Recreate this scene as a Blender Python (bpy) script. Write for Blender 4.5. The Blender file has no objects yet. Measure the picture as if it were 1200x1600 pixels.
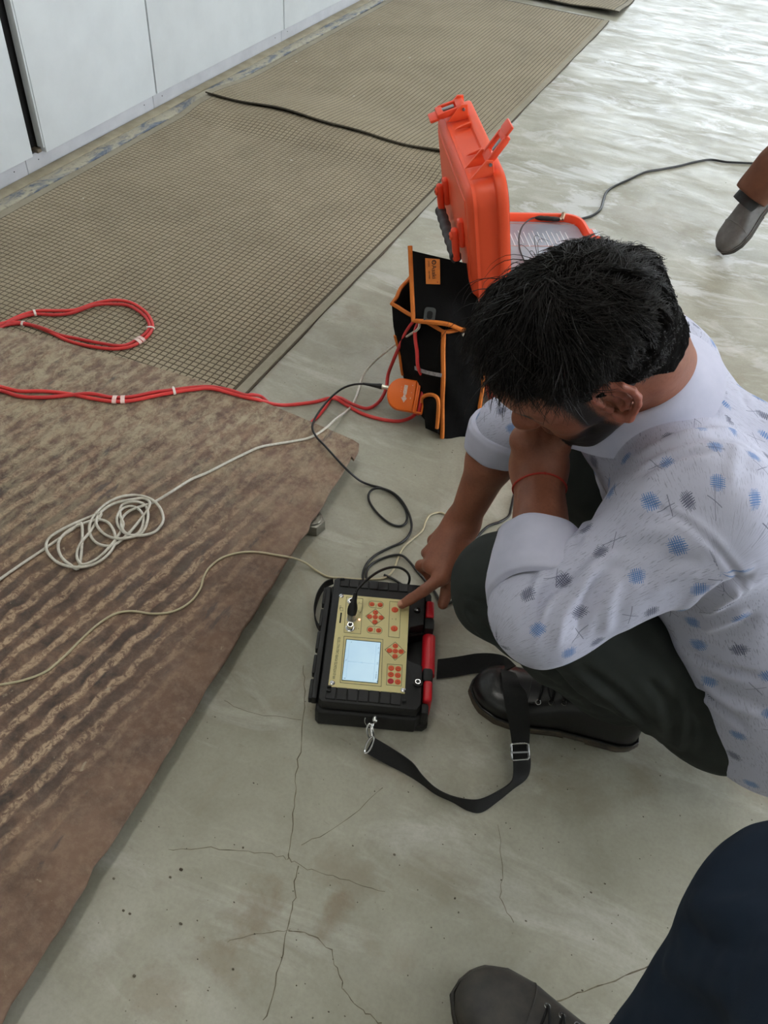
import bpy, bmesh, math, random
import numpy as np
from mathutils import Vector, Matrix, Quaternion

C = bpy.context.scene.collection
SC = bpy.context.scene
random.seed(7)
RNG = np.random.default_rng(7)

# ------------------------------------------------------------------ camera
CAM_H = 1.32
PITCH, ROLL, YAW = math.radians(45.808), math.radians(5.562), math.radians(-20.531)
FPX = 1282.42
def _camrot():
    cy, sy, cp, sp = math.cos(YAW), math.sin(YAW), math.cos(PITCH), math.sin(PITCH)
    fwd = np.array([sy * cp, cy * cp, -sp])
    right = np.array([cy, -sy, 0.0])
    down = np.cross(fwd, right)
    c, s = math.cos(ROLL), math.sin(ROLL)
    return np.array([[c, -s, 0], [s, c, 0], [0, 0, 1]]) @ np.array([right, down, fwd])
RC = _camrot()
CAM = np.array([0, 0, CAM_H])
cd = bpy.data.cameras.new('camera'); cam = bpy.data.objects.new('camera', cd); C.objects.link(cam)
cd.sensor_fit = 'VERTICAL'; cd.sensor_height = 36.0; cd.lens = FPX / 1600 * 36.0
cd.clip_start = 0.02; cd.clip_end = 100
_m = np.eye(4); _m[:3, 0] = RC[0]; _m[:3, 1] = -RC[1]; _m[:3, 2] = -RC[2]; _m[:3, 3] = CAM
cam.matrix_world = Matrix(_m.tolist()); SC.camera = cam

# ------------------------------------------------------------------ light
SC.view_settings.view_transform = 'Standard'; SC.view_settings.look = 'None'
SC.view_settings.gamma = 1.0; SC.view_settings.use_curve_mapping = False
SC.view_settings.exposure = EXPOSURE = -0.18
w = bpy.data.worlds.new('sky'); SC.world = w; w.use_nodes = True
w.node_tree.nodes['Background'].inputs[0].default_value = (0.80, 0.90, 1.0, 1)
w.node_tree.nodes['Background'].inputs[1].default_value = 6.0
def area(name, loc, look, sx, sy, power, col):
    l = bpy.data.lights.new(name, 'AREA'); l.shape = 'RECTANGLE'; l.size = sx; l.size_y = sy
    l.energy = power; l.color = col
    o = bpy.data.objects.new(name, l); C.objects.link(o); o.location = loc
    o.rotation_euler = (Vector(look) - Vector(loc)).to_track_quat('-Z', 'Y').to_euler()
    return o
# daylight through the big back and right-hand windows
area('daylight_back', (0.3, 9.9, 1.75), (0.1, 4.0, 0.0), 4.6, 1.9, 50, (0.88, 0.94, 1.0))
area('daylight_right', (5.4, 3.0, 1.9), (0.0, 2.0, 0.6), 4.5, 1.7, 210, (0.90, 0.95, 1.0))
LAMP_STRENGTH = 26.0     # fluorescent ceiling lights (built further down)

# ------------------------------------------------------------------ helpers
def ray(px, py):
    return RC.T @ np.array([(px - 600) / FPX, (py - 800) / FPX, 1.0])
def P(px, py, z=0.0):
    d = ray(px, py); t = (z - CAM_H) / d[2]; return CAM + t * d
def D(px, py, depth):
    return CAM + depth * ray(px, py)
def lin(c):
    c = c / 255.0
    return c / 12.92 if c <= 0.04045 else ((c + 0.055) / 1.055) ** 2.4
def S(r, g, b): return (lin(r), lin(g), lin(b), 1.0)

class NT:
    def __init__(s, name):
        s.m = bpy.data.materials.new(name); s.m.use_nodes = True
        s.t = s.m.node_tree; s.b = s.t.nodes['Principled BSDF']
    def n(s, typ, **kw):
        nd = s.t.nodes.new(typ)
        for k, v in kw.items():
            if k[0] == 'i' and k[1:].isdigit(): s.set(nd.inputs[int(k[1:])], v)
            else: setattr(nd, k, v)
        return nd
    def set(s, inp, v):
        if hasattr(v, 'is_output'): s.t.links.new(v, inp)
        elif hasattr(v, 'outputs'): s.t.links.new(v.outputs[0], inp)
        else: inp.default_value = v
    def coord(s, kind='Object'): return s.n('ShaderNodeTexCoord').outputs[kind]
    def mapping(s, vec, scale=(1, 1, 1), rot=(0, 0, 0), loc=(0, 0, 0)):
        m = s.n('ShaderNodeMapping'); s.set(m.inputs[0], vec)
        m.inputs['Scale'].default_value = scale; m.inputs['Rotation'].default_value = rot; m.inputs['Location'].default_value = loc
        return m.outputs[0]
    def noise(s, vec, scale, detail=4, rough=.55, dist=0):
        x = s.n('ShaderNodeTexNoise'); s.set(x.inputs['Vector'], vec); x.inputs['Scale'].default_value = scale
        x.inputs['Detail'].default_value = detail; x.inputs['Roughness'].default_value = rough; x.inputs['Distortion'].default_value = dist
        return x.outputs[0]
    def vor(s, vec, scale, feature='F1', out='Distance', rnd=1):
        x = s.n('ShaderNodeTexVoronoi'); x.feature = feature; s.set(x.inputs['Vector'], vec); x.inputs['Scale'].default_value = scale
        x.inputs['Randomness'].default_value = rnd
        return x.outputs[out]
    def ramp(s, fac, stops, interp='LINEAR'):
        r = s.n('ShaderNodeValToRGB'); s.set(r.inputs[0], fac); r.color_ramp.interpolation = interp
        e = r.color_ramp.elements
        while len(e) > 1: e.remove(e[0])
        for i, (p, c) in enumerate(stops):
            if not isinstance(c, (tuple, list)): c = (c, c, c, 1)
            el = e[0] if i == 0 else e.new(p)
            el.position = p; el.color = c
        return r.outputs[0]
    def mix(s, fac, a, b, blend='MIX'):
        x = s.n('ShaderNodeMix', data_type='RGBA', blend_type=blend)
        s.set(x.inputs[0], fac); s.set(x.inputs[6], a); s.set(x.inputs[7], b); return x.outputs[2]
    def math(s, op, a, b=0.0, c=0.0, clamp=False):
        x = s.n('ShaderNodeMath', operation=op); x.use_clamp = clamp
        s.set(x.inputs[0], a); s.set(x.inputs[1], b); s.set(x.inputs[2], c); return x.outputs[0]
    def vmath(s, op, a, b=(0, 0, 0)):
        x = s.n('ShaderNodeVectorMath', operation=op); s.set(x.inputs[0], a); s.set(x.inputs[1], b); return x
    def sep(s, v):
        x = s.n('ShaderNodeSeparateXYZ'); s.set(x.inputs[0], v); return x.outputs
    def bump(s, h, strength=.3, dist=.002, base=None):
        x = s.n('ShaderNodeBump'); s.set(x.inputs['Height'], h)
        x.inputs['Strength'].default_value = strength; x.inputs['Distance'].default_value = dist
        if base is not None: s.set(x.inputs['Normal'], base)
        return x.outputs[0]
    def out(s, col=None, rough=None, normal=None, metal=None, **kw):
        if col is not None: s.set(s.b.inputs['Base Color'], col)
        if rough is not None: s.set(s.b.inputs['Roughness'], rough)
        if normal is not None: s.set(s.b.inputs['Normal'], normal)
        if metal is not None: s.set(s.b.inputs['Metallic'], metal)
        for k, v in kw.items(): s.set(s.b.inputs[k.replace('_', ' ')], v)
        return s.m

def mat(name, col, rough=.5, metal=0, col2=None, nscale=30, bscale=None, bstr=.15, bdist=.001, spec=None):
    t = NT(name); v = t.coord()
    c = col
    if col2 is not None:
        c = t.mix(t.ramp(t.noise(v, nscale, 5, .6), [(.35, 0.0), (.68, 1.0)]), col, col2)
    nrm = t.bump(t.noise(v, bscale, 3), bstr, bdist) if bscale else None
    m = t.out(c, rough, nrm, metal)
    if spec is not None: t.b.inputs['Specular IOR Level'].default_value = spec
    return m
def emit(name, col, strength):
    t = NT(name); t.b.inputs['Emission Color'].default_value = col; t.b.inputs['Emission Strength'].default_value = strength
    t.b.inputs['Base Color'].default_value = col
    return t.m

# --- geometry: every primitive returns (verts Nx3 array, faces list)
def join(*gs):
    vs, fs, o = [], [], 0
    for v, f in gs:
        vs.append(np.asarray(v, float)); fs += [tuple(i + o for i in q) for q in f]; o += len(v)
    return np.vstack(vs), fs
def xf(g, o=(0, 0, 0), X=(1, 0, 0), Y=(0, 1, 0), Z=(0, 0, 1)):
    M = np.array([X, Y, Z], float); return np.asarray(g[0]) @ M + np.asarray(o, float), g[1]
_rb = {}
def rbox(sx, sy, sz, r=.002, seg=2, c=(0, 0, 0)):
    k = (round(sx, 5), round(sy, 5), round(sz, 5), r, seg)
    if k not in _rb:
        bm = bmesh.new(); bmesh.ops.create_cube(bm, size=1)
        for v in bm.verts: v.co = (v.co.x * sx, v.co.y * sy, v.co.z * sz)
        if r > 0: bmesh.ops.bevel(bm, geom=bm.edges[:], offset=min(r, .49 * min(sx, sy, sz)), segments=seg, profile=.5, affect='EDGES')
        bm.verts.index_update()
        _rb[k] = (np.array([v.co[:] for v in bm.verts]), [tuple(v.index for v in f.verts) for f in bm.faces]); bm.free()
    v, f = _rb[k]; return v + np.asarray(c, float), f
def box2(a, b, r=.002, seg=2):
    a, b = np.minimum(a, b), np.maximum(a, b); s = b - a; return rbox(s[0], s[1], s[2], r, seg, (a + b) / 2)
def prism(poly, z0, z1, r=0, seg=2):
    bm = bmesh.new(); vs = [bm.verts.new((p[0], p[1], z0)) for p in poly]; f = bm.faces.new(vs)
    e = bmesh.ops.extrude_face_region(bm, geom=[f])
    for v in e['geom']:
        if isinstance(v, bmesh.types.BMVert): v.co.z = z1
    bmesh.ops.recalc_face_normals(bm, faces=bm.faces[:])
    if r > 0:
        ed = [x for x in bm.edges if abs(x.verts[0].co.z - x.verts[1].co.z) < 1e-9]
        bmesh.ops.bevel(bm, geom=ed, offset=r, segments=seg, profile=.5, affect='EDGES')
    bm.verts.index_update()
    g = (np.array([v.co[:] for v in bm.verts]), [tuple(v.index for v in f.verts) for f in bm.faces]); bm.free(); return g
def spline(pts, per=8, closed=False):
    p = np.asarray(pts, float); n = len(p); out = []
    for i in range(n if closed else n - 1):
        g = lambda k: p[k % n] if closed else p[min(max(k, 0), n - 1)]
        p0, p1, p2, p3 = g(i - 1), g(i), g(i + 1), g(i + 2)
        # centripetal Catmull-Rom in chordal form
        for j in range(per):
            t = j / per
            out.append(.5 * ((2 * p1) + (-p0 + p2) * t + (2 * p0 - 5 * p1 + 4 * p2 - p3) * t * t + (-p0 + 3 * p1 - 3 * p2 + p3) * t ** 3))
    if not closed: out.append(p[-1])
    return np.array(out)
def frames(p, closed=False):
    t = np.gradient(p, axis=0)
    if closed: t = np.roll(p, -1, 0) - np.roll(p, 1, 0)
    t /= np.linalg.norm(t, axis=1, keepdims=True) + 1e-12
    a = np.array([0, 0, 1.0]) if abs(t[0][2]) < .9 else np.array([1.0, 0, 0])
    n = np.cross(t[0], a); n /= np.linalg.norm(n); N = [n]
    for i in range(1, len(p)):
        n = N[-1] - t[i] * np.dot(N[-1], t[i]); N.append(n / (np.linalg.norm(n) + 1e-12))
    N = np.array(N); return t, N, np.cross(t, N)
def tube(p, r, n=8, closed=False, caps=True):
    p = np.asarray(p, float); t, N, B = frames(p, closed); m = len(p)
    r = np.broadcast_to(np.asarray(r, float), (m,))
    a = np.arange(n) / n * 2 * np.pi
    v = (p[:, None] + r[:, None, None] * (np.cos(a)[None, :, None] * N[:, None] + np.sin(a)[None, :, None] * B[:, None])).reshape(-1, 3)
    f = []
    for i in range(m if closed else m - 1):
        for j in range(n):
            k = (j + 1) % n; i2 = (i + 1) % m
            f.append((i * n + j, i * n + k, i2 * n + k, i2 * n + j))
    if caps and not closed: f += [tuple(range(n))[::-1], tuple((m - 1) * n + j for j in range(n))]
    return v, f
def lathe(prof, n=24):
    # prof: list of (radius, z) from bottom to top, closed with caps
    pr = np.array(prof, float); a = np.arange(n) / n * 2 * np.pi
    v = np.stack([pr[:, 0:1] * np.cos(a), pr[:, 0:1] * np.sin(a), np.repeat(pr[:, 1:2], n, 1)], -1).reshape(-1, 3)
    f = [(i * n + j, i * n + (j + 1) % n, (i + 1) * n + (j + 1) % n, (i + 1) * n + j) for i in range(len(pr) - 1) for j in range(n)]
    f += [tuple(range(n))[::-1], tuple((len(pr) - 1) * n + j for j in range(n))]
    return v, f
def ring(rad, r, n=20, m=6, ex=1.0):
    a = np.arange(n) / n * 2 * np.pi
    return tube(np.stack([rad * np.cos(a) * ex, rad * np.sin(a), 0 * a], -1), r, m, closed=True)
def grid(F, nu, nv, wrap=False):
    u = np.linspace(0, 1, nu); v = np.linspace(0, 1, nv, endpoint=not wrap)
    V = np.array([[F(a, b) for b in v] for a in u]).reshape(-1, 3); f = []
    for i in range(nu - 1):
        for j in range(nv if wrap else nv - 1):
            k = (j + 1) % nv; f.append((i * nv + j, (i + 1) * nv + j, (i + 1) * nv + k, i * nv + k))
    return V, f
def thick(g, t):
    # give an open sheet real thickness (both sides and a rim)
    v, f = g; v = np.asarray(v, float); nrm = np.zeros_like(v)
    for q in f:
        a = np.cross(v[q[1]] - v[q[0]], v[q[2]] - v[q[0]])
        if len(q) == 4: a = a + np.cross(v[q[2]] - v[q[0]], v[q[3]] - v[q[0]])
        for i in q: nrm[i] += a
    nrm /= np.linalg.norm(nrm, axis=1, keepdims=True) + 1e-12
    n = len(v); V = np.vstack([v + nrm * t / 2, v - nrm * t / 2]); F = list(f) + [tuple(i + n for i in q[::-1]) for q in f]
    cnt = {}
    for q in f:
        for a, b in zip(q, q[1:] + q[:1]): cnt[(a, b)] = 1
    for (a, b) in cnt:
        if (b, a) not in cnt: F.append((b, a, a + n, b + n))
    return V, F
def smooth_normals(me, angle):
    me.polygons.foreach_set('use_smooth', [True] * len(me.polygons))
    if angle: 
        try: me.set_sharp_from_angle(angle=math.radians(angle))
        except Exception: pass
def mesh(name, g, m, smooth=40):
    me = bpy.data.meshes.new(name); me.from_pydata([tuple(x) for x in np.asarray(g[0]).tolist()], [], g[1]); me.validate(); me.update()
    for x in (m if isinstance(m, (list, tuple)) else [m]): me.materials.append(x)
    if smooth: smooth_normals(me, smooth if smooth is not True else 0)
    return me
def obj(name, g, m, parent=None, smooth=40, loc=None):
    """link geometry (world coordinates) as one mesh object; children keep world coordinates"""
    me = g if isinstance(g, bpy.types.Mesh) else mesh(name, g, m, smooth)
    o = bpy.data.objects.new(name, me); C.objects.link(o)
    if parent is not None:
        o.parent = parent; o.matrix_parent_inverse = parent_world(parent).inverted()
    return o
def parent_world(p):
    m = p.matrix_basis.copy()
    if p.parent: m = parent_world(p.parent) @ p.matrix_parent_inverse @ m
    return m
def tag(o, label, cat, group=None, kind=None):
    o['label'] = label; o['category'] = cat
    if group: o['group'] = group
    if kind: o['kind'] = kind
    return o
def thing(name, label, cat, loc=(0, 0, 0), group=None):
    o = bpy.data.objects.new(name, None); C.objects.link(o); o.location = tuple(float(x) for x in loc); o.empty_display_size = .05
    return tag(o, label, cat, group)
def struct(name, g, m, parent=None, smooth=40):
    o = obj(name, g, m, parent, smooth)
    if parent is None: o['kind'] = 'structure'
    return o
_font = {}
def text_geo(s, size, o, X, Y, Z, align='LEFT', lift=.0002):
    cu = bpy.data.curves.new('t', 'FONT'); cu.body = s; cu.size = size; cu.align_x = align; cu.align_y = 'CENTER'; cu.resolution_u = 2
    ob = bpy.data.objects.new('t', cu); C.objects.link(ob)
    bpy.context.view_layer.update()
    me = bpy.data.meshes.new_from_object(ob.evaluated_get(bpy.context.evaluated_depsgraph_get()))
    v = np.array([x.co[:] for x in me.vertices]).reshape(-1, 3); f = [tuple(p.vertices) for p in me.polygons]
    bpy.data.objects.remove(ob); bpy.data.curves.remove(cu); bpy.data.meshes.remove(me)
    if len(v) == 0: return np.zeros((0, 3)), []
    return xf((v + [0, 0, lift], f), o, X, Y, Z)
def unit(v): v = np.asarray(v, float); return v / (np.linalg.norm(v) + 1e-12)
# ------------------------------------------------------------------ setting materials
def floor_material():
    t = NT('floor_concrete'); v = t.coord()
    n1 = t.noise(v, 1.1, 6, .62, .6); n2 = t.noise(v, 4.5, 8, .66, .3)
    col = t.mix(t.ramp(n1, [(.33, 0.), (.68, 1.)]), S(151, 148, 131), S(177, 174, 159))
    col = t.mix(t.ramp(n2, [(.30, .75), (.58, 0.)]), col, S(131, 126, 108))
    # brown scuffed stains
    st = t.noise(t.mapping(v, (1, 1, 1), (0, 0, 0.5), (3.1, 1.7, 0)), 2.4, 7, .62, 1.1)
    col = t.mix(t.math('MULTIPLY', t.ramp(st, [(.585, 0.), (.70, 1.)]), .5), col, S(139, 124, 99))
    # pale trowel marks, drawn out along the sweep of the float
    tv = t.mapping(v, (1.6, 4.2, 1), (0, 0, math.radians(-22)))
    tr = t.noise(tv, 1.5, 9, .66, 1.6)
    col = t.mix(t.math('MULTIPLY', t.ramp(tr, [(.52, 0.), (.70, 1.)]), .42), col, S(214, 212, 204))
    sc = t.noise(t.mapping(v, (6, 26, 1), (0, 0, math.radians(35))), 2.2, 5, .6, .5)
    col = t.mix(t.math('MULTIPLY', t.ramp(sc, [(.68, 0.), (.74, 1.)]), .3), col, S(106, 98, 82))
    # trodden-in brown stains at their own places
    sn = t.noise(v, 22, 7, .7, .4)
    for (px, py, rx, ry, k) in [(395, 1425, .030, .055, .55), (520, 1432, .018, .030, .6), (352, 1500, .050, .030, .35), (240, 1550, .06, .03, .4), (545, 1368, .05, .03, .35), (1010, 1215, .03, .04, .3), (545, 492, .04, .04, .35), (615, 1010, .03, .06, .25), (900, 1230, .08, .05, .2), (690, 1370, .07, .04, .2), (860, 60, .2, .1, .3), (1010, 340, .22, .12, .3), (610, 1200, .05, .03, .3)]:
        c = P(px, py, 0); dv = t.vmath('MULTIPLY', t.vmath('SUBTRACT', v, (c[0], c[1], 0)).outputs[0], (1 / rx, 1 / ry, 0)).outputs[0]
        L = t.n('ShaderNodeVectorMath', operation='LENGTH'); t.set(L.inputs[0], dv)
        mk = t.ramp(t.math('ADD', t.math('MULTIPLY', L.outputs['Value'], .4), t.math('MULTIPLY', t.math('SUBTRACT', sn, .5), 1.5)), [(.12, 1.), (.55, 0.)])
        col = t.mix(t.math('MULTIPLY', mk, k), col, S(126, 108, 84))
    # fine dark specks
    sp = t.math('MULTIPLY', t.ramp(t.vor(v, 55), [(.05, 1.), (.09, 0.)]), t.ramp(t.noise(v, 9, 2), [(.55, 0.), (.62, 1.)]))
    col = t.mix(sp, col, S(86, 80, 66))
    col = t.mix(t.math('MULTIPLY', t.ramp(t.noise(v, 160, 3), [(.4, 0.), (.7, 1.)]), .16), col, S(112, 108, 96))
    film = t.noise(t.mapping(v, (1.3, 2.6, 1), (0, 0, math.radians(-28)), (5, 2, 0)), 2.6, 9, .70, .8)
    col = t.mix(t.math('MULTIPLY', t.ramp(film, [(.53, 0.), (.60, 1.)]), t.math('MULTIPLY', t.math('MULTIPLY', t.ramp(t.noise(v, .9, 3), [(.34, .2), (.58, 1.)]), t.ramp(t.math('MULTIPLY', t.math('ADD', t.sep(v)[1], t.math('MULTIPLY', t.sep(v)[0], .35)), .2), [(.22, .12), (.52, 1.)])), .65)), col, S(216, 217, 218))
    rough = t.ramp(t.noise(tv, 2.3, 8, .65, 1.2), [(.34, .58), (.66, .29)])
    h = t.math('ADD', t.math('MULTIPLY', t.noise(tv, 1.0, 5, .55, 2.2), 1.0), t.math('MULTIPLY', t.noise(v, 26, 5), .12))
    m = t.out(col, rough, t.bump(h, .11, .012)); t.b.inputs['Specular IOR Level'].default_value = .5
    return m
M = {}
M['floor'] = floor_material()
M['white_panel'] = mat('white_powder_coat', S(222, 228, 232), .42, 0, S(214, 220, 224), 6, 260, .06, .0006)
M['panel_edge'] = mat('grey_panel_edge', S(192, 198, 202), .5)
M['plinth'] = mat('pale_grey_plinth', S(206, 208, 214), .5, 0, S(192, 194, 201), 9)
M['dark_gap'] = mat('dark_interior', S(10, 10, 10), .9)
M['black_matte'] = mat('black_matte', S(16, 16, 17), .6)
def curb_material():
    t = NT('chipped_blue_grey_paint'); v = t.coord()
    chip = t.noise(t.mapping(v, (1, .35, 1)), 22, 9, .7, .6)
    hv = t.sep(v)[0]
    col = t.mix(t.ramp(chip, [(.40, 0.), (.52, 1.)]), S(96, 106, 122), S(170, 164, 146))
    col = t.mix(t.ramp(t.noise(v, 70, 4), [(.55, 0.), (.75, .6)]), col, S(60, 66, 76))
    return t.out(col, .7, t.bump(chip, .5, .003))
M['curb_paint'] = curb_material()
M['curb'] = mat('bare_cement', S(163, 155, 134), .85, 0, S(140, 132, 112), 16, 60, .3)
M['wall'] = mat('painted_wall', S(216, 216, 210), .8, 0, S(206, 206, 200), 2)
M['ceiling'] = mat('ceiling_white', S(225, 225, 222), .9)
M['frame'] = mat('window_frame', S(190, 192, 192), .5)
M['glass'] = NT('window_glass').out((1, 1, 1, 1), .02, Transmission_Weight=1.0, IOR=1.1)
M['lamp'] = emit('lamp_diffuser', (1.0, .97, .90, 1), LAMP_STRENGTH)

# ------------------------------------------------------------------ floor, walls, ceiling
floor = struct('floor', box2(np.array([-3.0, -3.0, -.12]), np.array([5.5, 10.0, 0.0]), 0), M['floor'], smooth=0)
struct('wall_left', box2(np.array([-3.12, -3, 0]), np.array([-3.0, 10, 3.4]), 0), M['wall'], smooth=0)
struct('wall_front', box2(np.array([-3.0, -3.12, 0]), np.array([5.5, -3, 3.4]), 0), M['wall'], smooth=0)
def wall_with_window(name, wname, along, at, a0, a1, w0, w1, z0, z1):
    def bx(p0, p1, q0, q1, d0=0, d1=.12):
        if along == 'x': return box2(np.array([p0, at + d0, q0]), np.array([p1, at + d1, q1]), 0)
        return box2(np.array([at + d0, p0, q0]), np.array([at + d1, p1, q1]), 0)
    struct(name, join(bx(a0, a1, 0, z0), bx(a0, a1, z1, 3.4), bx(a0, w0, z0, z1), bx(w1, a1, z0, z1)), M['wall'], smooth=0)
    n = 4; gs = [bx(w0, w1, z0, z0 + .05, .03, .09), bx(w0, w1, z1 - .05, z1, .03, .09)]
    for i in range(n + 1):
        x = w0 + (w1 - w0) * i / n; gs.append(bx(max(x - .025, w0), min(x + .025, w1), z0, z1, .03, .09))
    wf = struct(wname, join(*gs), M['frame'], smooth=0)
    for i in range(n):
        a = w0 + (w1 - w0) * i / n + .02; b = w0 + (w1 - w0) * (i + 1) / n - .02
        obj('pane', bx(a, b, z0 + .04, z1 - .04, .055, .061), M['glass'], wf, 0)
wall_with_window('wall_back', 'window_1', 'x', 10.0, -3.0, 5.5, -1.9, 2.6, .75, 2.7)
wall_with_window('wall_right', 'window_2', 'y', 5.5, -3.0, 10.0, .8, 5.2, 1.0, 2.7)
struct('ceiling', box2(np.array([-3.1, -3.1, 3.4]), np.array([5.6, 10.1, 3.5]), 0), M['ceiling'], smooth=0)
for i, (x, y) in enumerate([(-1.0, .4), (-1.0, 3.0), (-1.0, 5.6), (2.2, .4), (2.2, 3.0), (2.2, 5.6)]):
    t = thing('ceiling_light', 'white fluorescent ceiling batten in the %s row, %s' % (('cabinet side', 'window side')[i // 3], ('nearest the camera', 'in the middle', 'farthest off')[i % 3]), 'light', (x, y, 3.4), 'ceiling battens')
    obj('housing', rbox(.16, 1.3, .06, .008, 2, (x, y, 3.37)), M['frame'], t)
    obj('diffuser', rbox(.13, 1.24, .04, .012, 2, (x, y, 3.325)), M['lamp'], t)

# cracks in the concrete: thin dark fissures
crackm = mat('crack_dirt', S(84, 76, 60), .95, 0, S(128, 120, 102), 40)
def crack(px, wd=.0013):
    p = spline([P(a, b, 0) for a, b in px], 5); p[:, :2] += RNG.normal(0, .0016, (len(p), 2)); p[:, 2] = .0003
    t = np.gradient(p, axis=0); s = np.stack([-t[:, 1], t[:, 0], 0 * t[:, 0]], -1); s /= np.linalg.norm(s, axis=1, keepdims=True) + 1e-9
    wv = wd * (.45 + RNG.random(len(p)) * .8)[:, None] / 2
    v = np.empty((2 * len(p), 3)); v[0::2] = p + s * wv; v[1::2] = p - s * wv
    obj('crack', (v, [(2 * i, 2 * i + 1, 2 * i + 3, 2 * i + 2) for i in range(len(p) - 1)]), crackm, floor, 0)
crack([(474, 1040), (476, 1080), (474, 1150), (464, 1210), (460, 1260), (453, 1320), (449, 1342)], .0017)
crack([(465, 1352), (460, 1400), (449, 1452), (436, 1520), (412, 1598)], .0015)
crack([(449, 1342), (400, 1331), (330, 1326), (262, 1329)], .0013)
crack([(449, 1342), (490, 1360), (545, 1375), (600, 1396)], .0013)
crack([(452, 1454), (475, 1458), (510, 1478), (530, 1520), (538, 1550), (565, 1578), (596, 1600)], .0016)
crack([(452, 1454), (400, 1460), (352, 1472)], .001)
crack([(850, 1574), (900, 1552), (960, 1532), (1030, 1504)], .002)
crack([(350, 1096), (400, 1115), (470, 1124)], .001)
crack([(470, 1322), (530, 1290), (600, 1230)], .001)
crack([(780, 1288), (785, 1360), (783, 1400), (800, 1440)], .001)
# loose grit lying about
gs = []
for k in range(230):
    if k < 150: x, y = P(RNG.uniform(220, 1050), RNG.uniform(1090, 1590), 0)[:2]
    else: x, y = P(RNG.uniform(430, 1190), RNG.uniform(20, 900), 0)[:2]
    if x < -.56 and y < 1.5: continue
    r = RNG.uniform(.0006, .0019) * (1.6 if RNG.random() < .1 else 1)
    v, f = rbox(1, 1, 1, .25, 1); gs.append((v * [r * RNG.uniform(.8, 2), r, r * .8] + [x, y, r * .4], f))
for px, py, r in [(283, 1359, .0042), (266, 1371, .003), (210, 1525, .0034), (193, 1423, .003), (203, 1428, .003), (178, 1373, .003)]:
    v, f = rbox(1, 1, 1, .3, 2); q = P(px, py, 0); gs.append((v * [r * 1.3, r, r * .7] + [q[0], q[1], r * .3], f))
g = obj('grit', join(*gs), mat('dirt_grit', S(70, 60, 46), .95, 0, S(110, 104, 90), 200)); g['kind'] = 'stuff'; g['label'] = 'dark grit and dirt crumbs strewn over the concrete floor'; g['category'] = 'grit'

# ------------------------------------------------------------------ switchgear cabinets
CX = -2.19                                  # door face
edges = [1.18, 2.125, 2.818, 3.848, 4.88, 5.9, 6.9]
pl_edges = [1.10, 2.089, 2.818, 3.856, 4.885, 5.9, 6.9]
labs = ['white cabinet at the far left, left of the dark open gap', 'white cabinet with its door slightly ajar beside the dark gap',
        'wide white cabinet with a shut door behind the middle of the near mat', 'white cabinet seen at the top, beside the far rubber mat',
        'white cabinet further along the row, above the frame', 'last white cabinet of the row, above the frame']
for i in range(6):
    y0, y1 = edges[i], edges[i + 1]
    t = thing('switchgear_cabinet', labs[i], 'cabinet', (CX - .3, (y0 + y1) / 2, 0), 'switchgear cabinets along the wall')
    g = .022 if i == 1 else .004
    obj('carcass', box2(np.array([-2.85, y0 + .002, .075]), np.array([CX - .028, y1 - .002, 2.15]), .003), M['dark_gap'] if i < 2 else M['panel_edge'], t)
    ya, yb = y0 + (.034 if i == 1 else .004), y1 - (.018 if i == 0 else .004)
    d = box2(np.array([CX - .024, ya, .068]), np.array([CX, yb, 2.12]), .0025)
    if i == 1:
        v = d[0].copy(); c, s = math.cos(.02), math.sin(.02); yy = v[:, 1] - yb; xx = v[:, 0] - CX
        v[:, 0] = CX + xx * c - yy * s; v[:, 1] = yb + yy * c + xx * s; d = (v, d[1])
    dr = obj('door', d, M['white_panel'], t)
    if i == 1:   # folded lip of the ajar door and the hinge lug at its foot
        obj('door_lip', box2(np.array([CX - .018, ya - .006, .085]), np.array([CX + .009, ya + .001, 2.1]), .001), M['white_panel'], dr)
        obj('hinge_lug', rbox(.03, .02, .012, .002, 2, (CX - .012, ya - .02, .078)), mat('lug_metal', S(120, 110, 95), .5, .6), t)
    obj('plinth', box2(np.array([-2.8, pl_edges[i] + .0012, .0]), np.array([CX - .022, pl_edges[i + 1] - .0012, .066]), .0015), M['plinth'], t)
    for sy in (.06, pl_edges[i + 1] - pl_edges[i] - .06):
        obj('screw', xf(lathe([(.0022, 0), (.0022, .0008), (.0012, .0012)], 10), (CX - .0221, pl_edges[i] + sy, .04), (0, 1, 0), (0, 0, 1), (1, 0, 0)), M['black_matte'], t)
struct('trim_1', box2(np.array([CX - .0215, 1.0, 0]), np.array([-2.162, 7.0, .011]), .004), M['curb'])
struct('trim_2', box2(np.array([-2.1615, 1.0, 0]), np.array([-2.108, 7.0, .009]), .003), M['curb_paint'])

# ------------------------------------------------------------------ rubber mats
def rubber(name, c1, c2, c3):
    t = NT(name); v = t.coord()
    col = t.mix(t.ramp(t.noise(v, 3.0, 7, .65, .8), [(.35, 0.), (.65, 1.)]), c1, c2)
    col = t.mix(t.ramp(t.noise(v, 60, 5, .7), [(.45, 0.), (.75, .55)]), col, c3)
    return t.out(col, .82, t.bump(t.noise(v, 300, 3), .25, .0008))
M['mat_pad'] = rubber('dusty_rubber', S(157, 145, 122), S(141, 130, 108), S(166, 156, 136))
M['mat_base'] = rubber('dirty_rubber_groove', S(74, 64, 47), S(66, 57, 42), S(92, 80, 62))
M['mat_edge'] = rubber('rubber_edge', S(84, 78, 66), S(70, 65, 55), S(104, 98, 86))
M['mat_border'] = rubber('smooth_rubber_border', S(151, 144, 126), S(136, 129, 112), S(160, 154, 138))
PITCHM, PITCHN = .019, .0178
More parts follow.
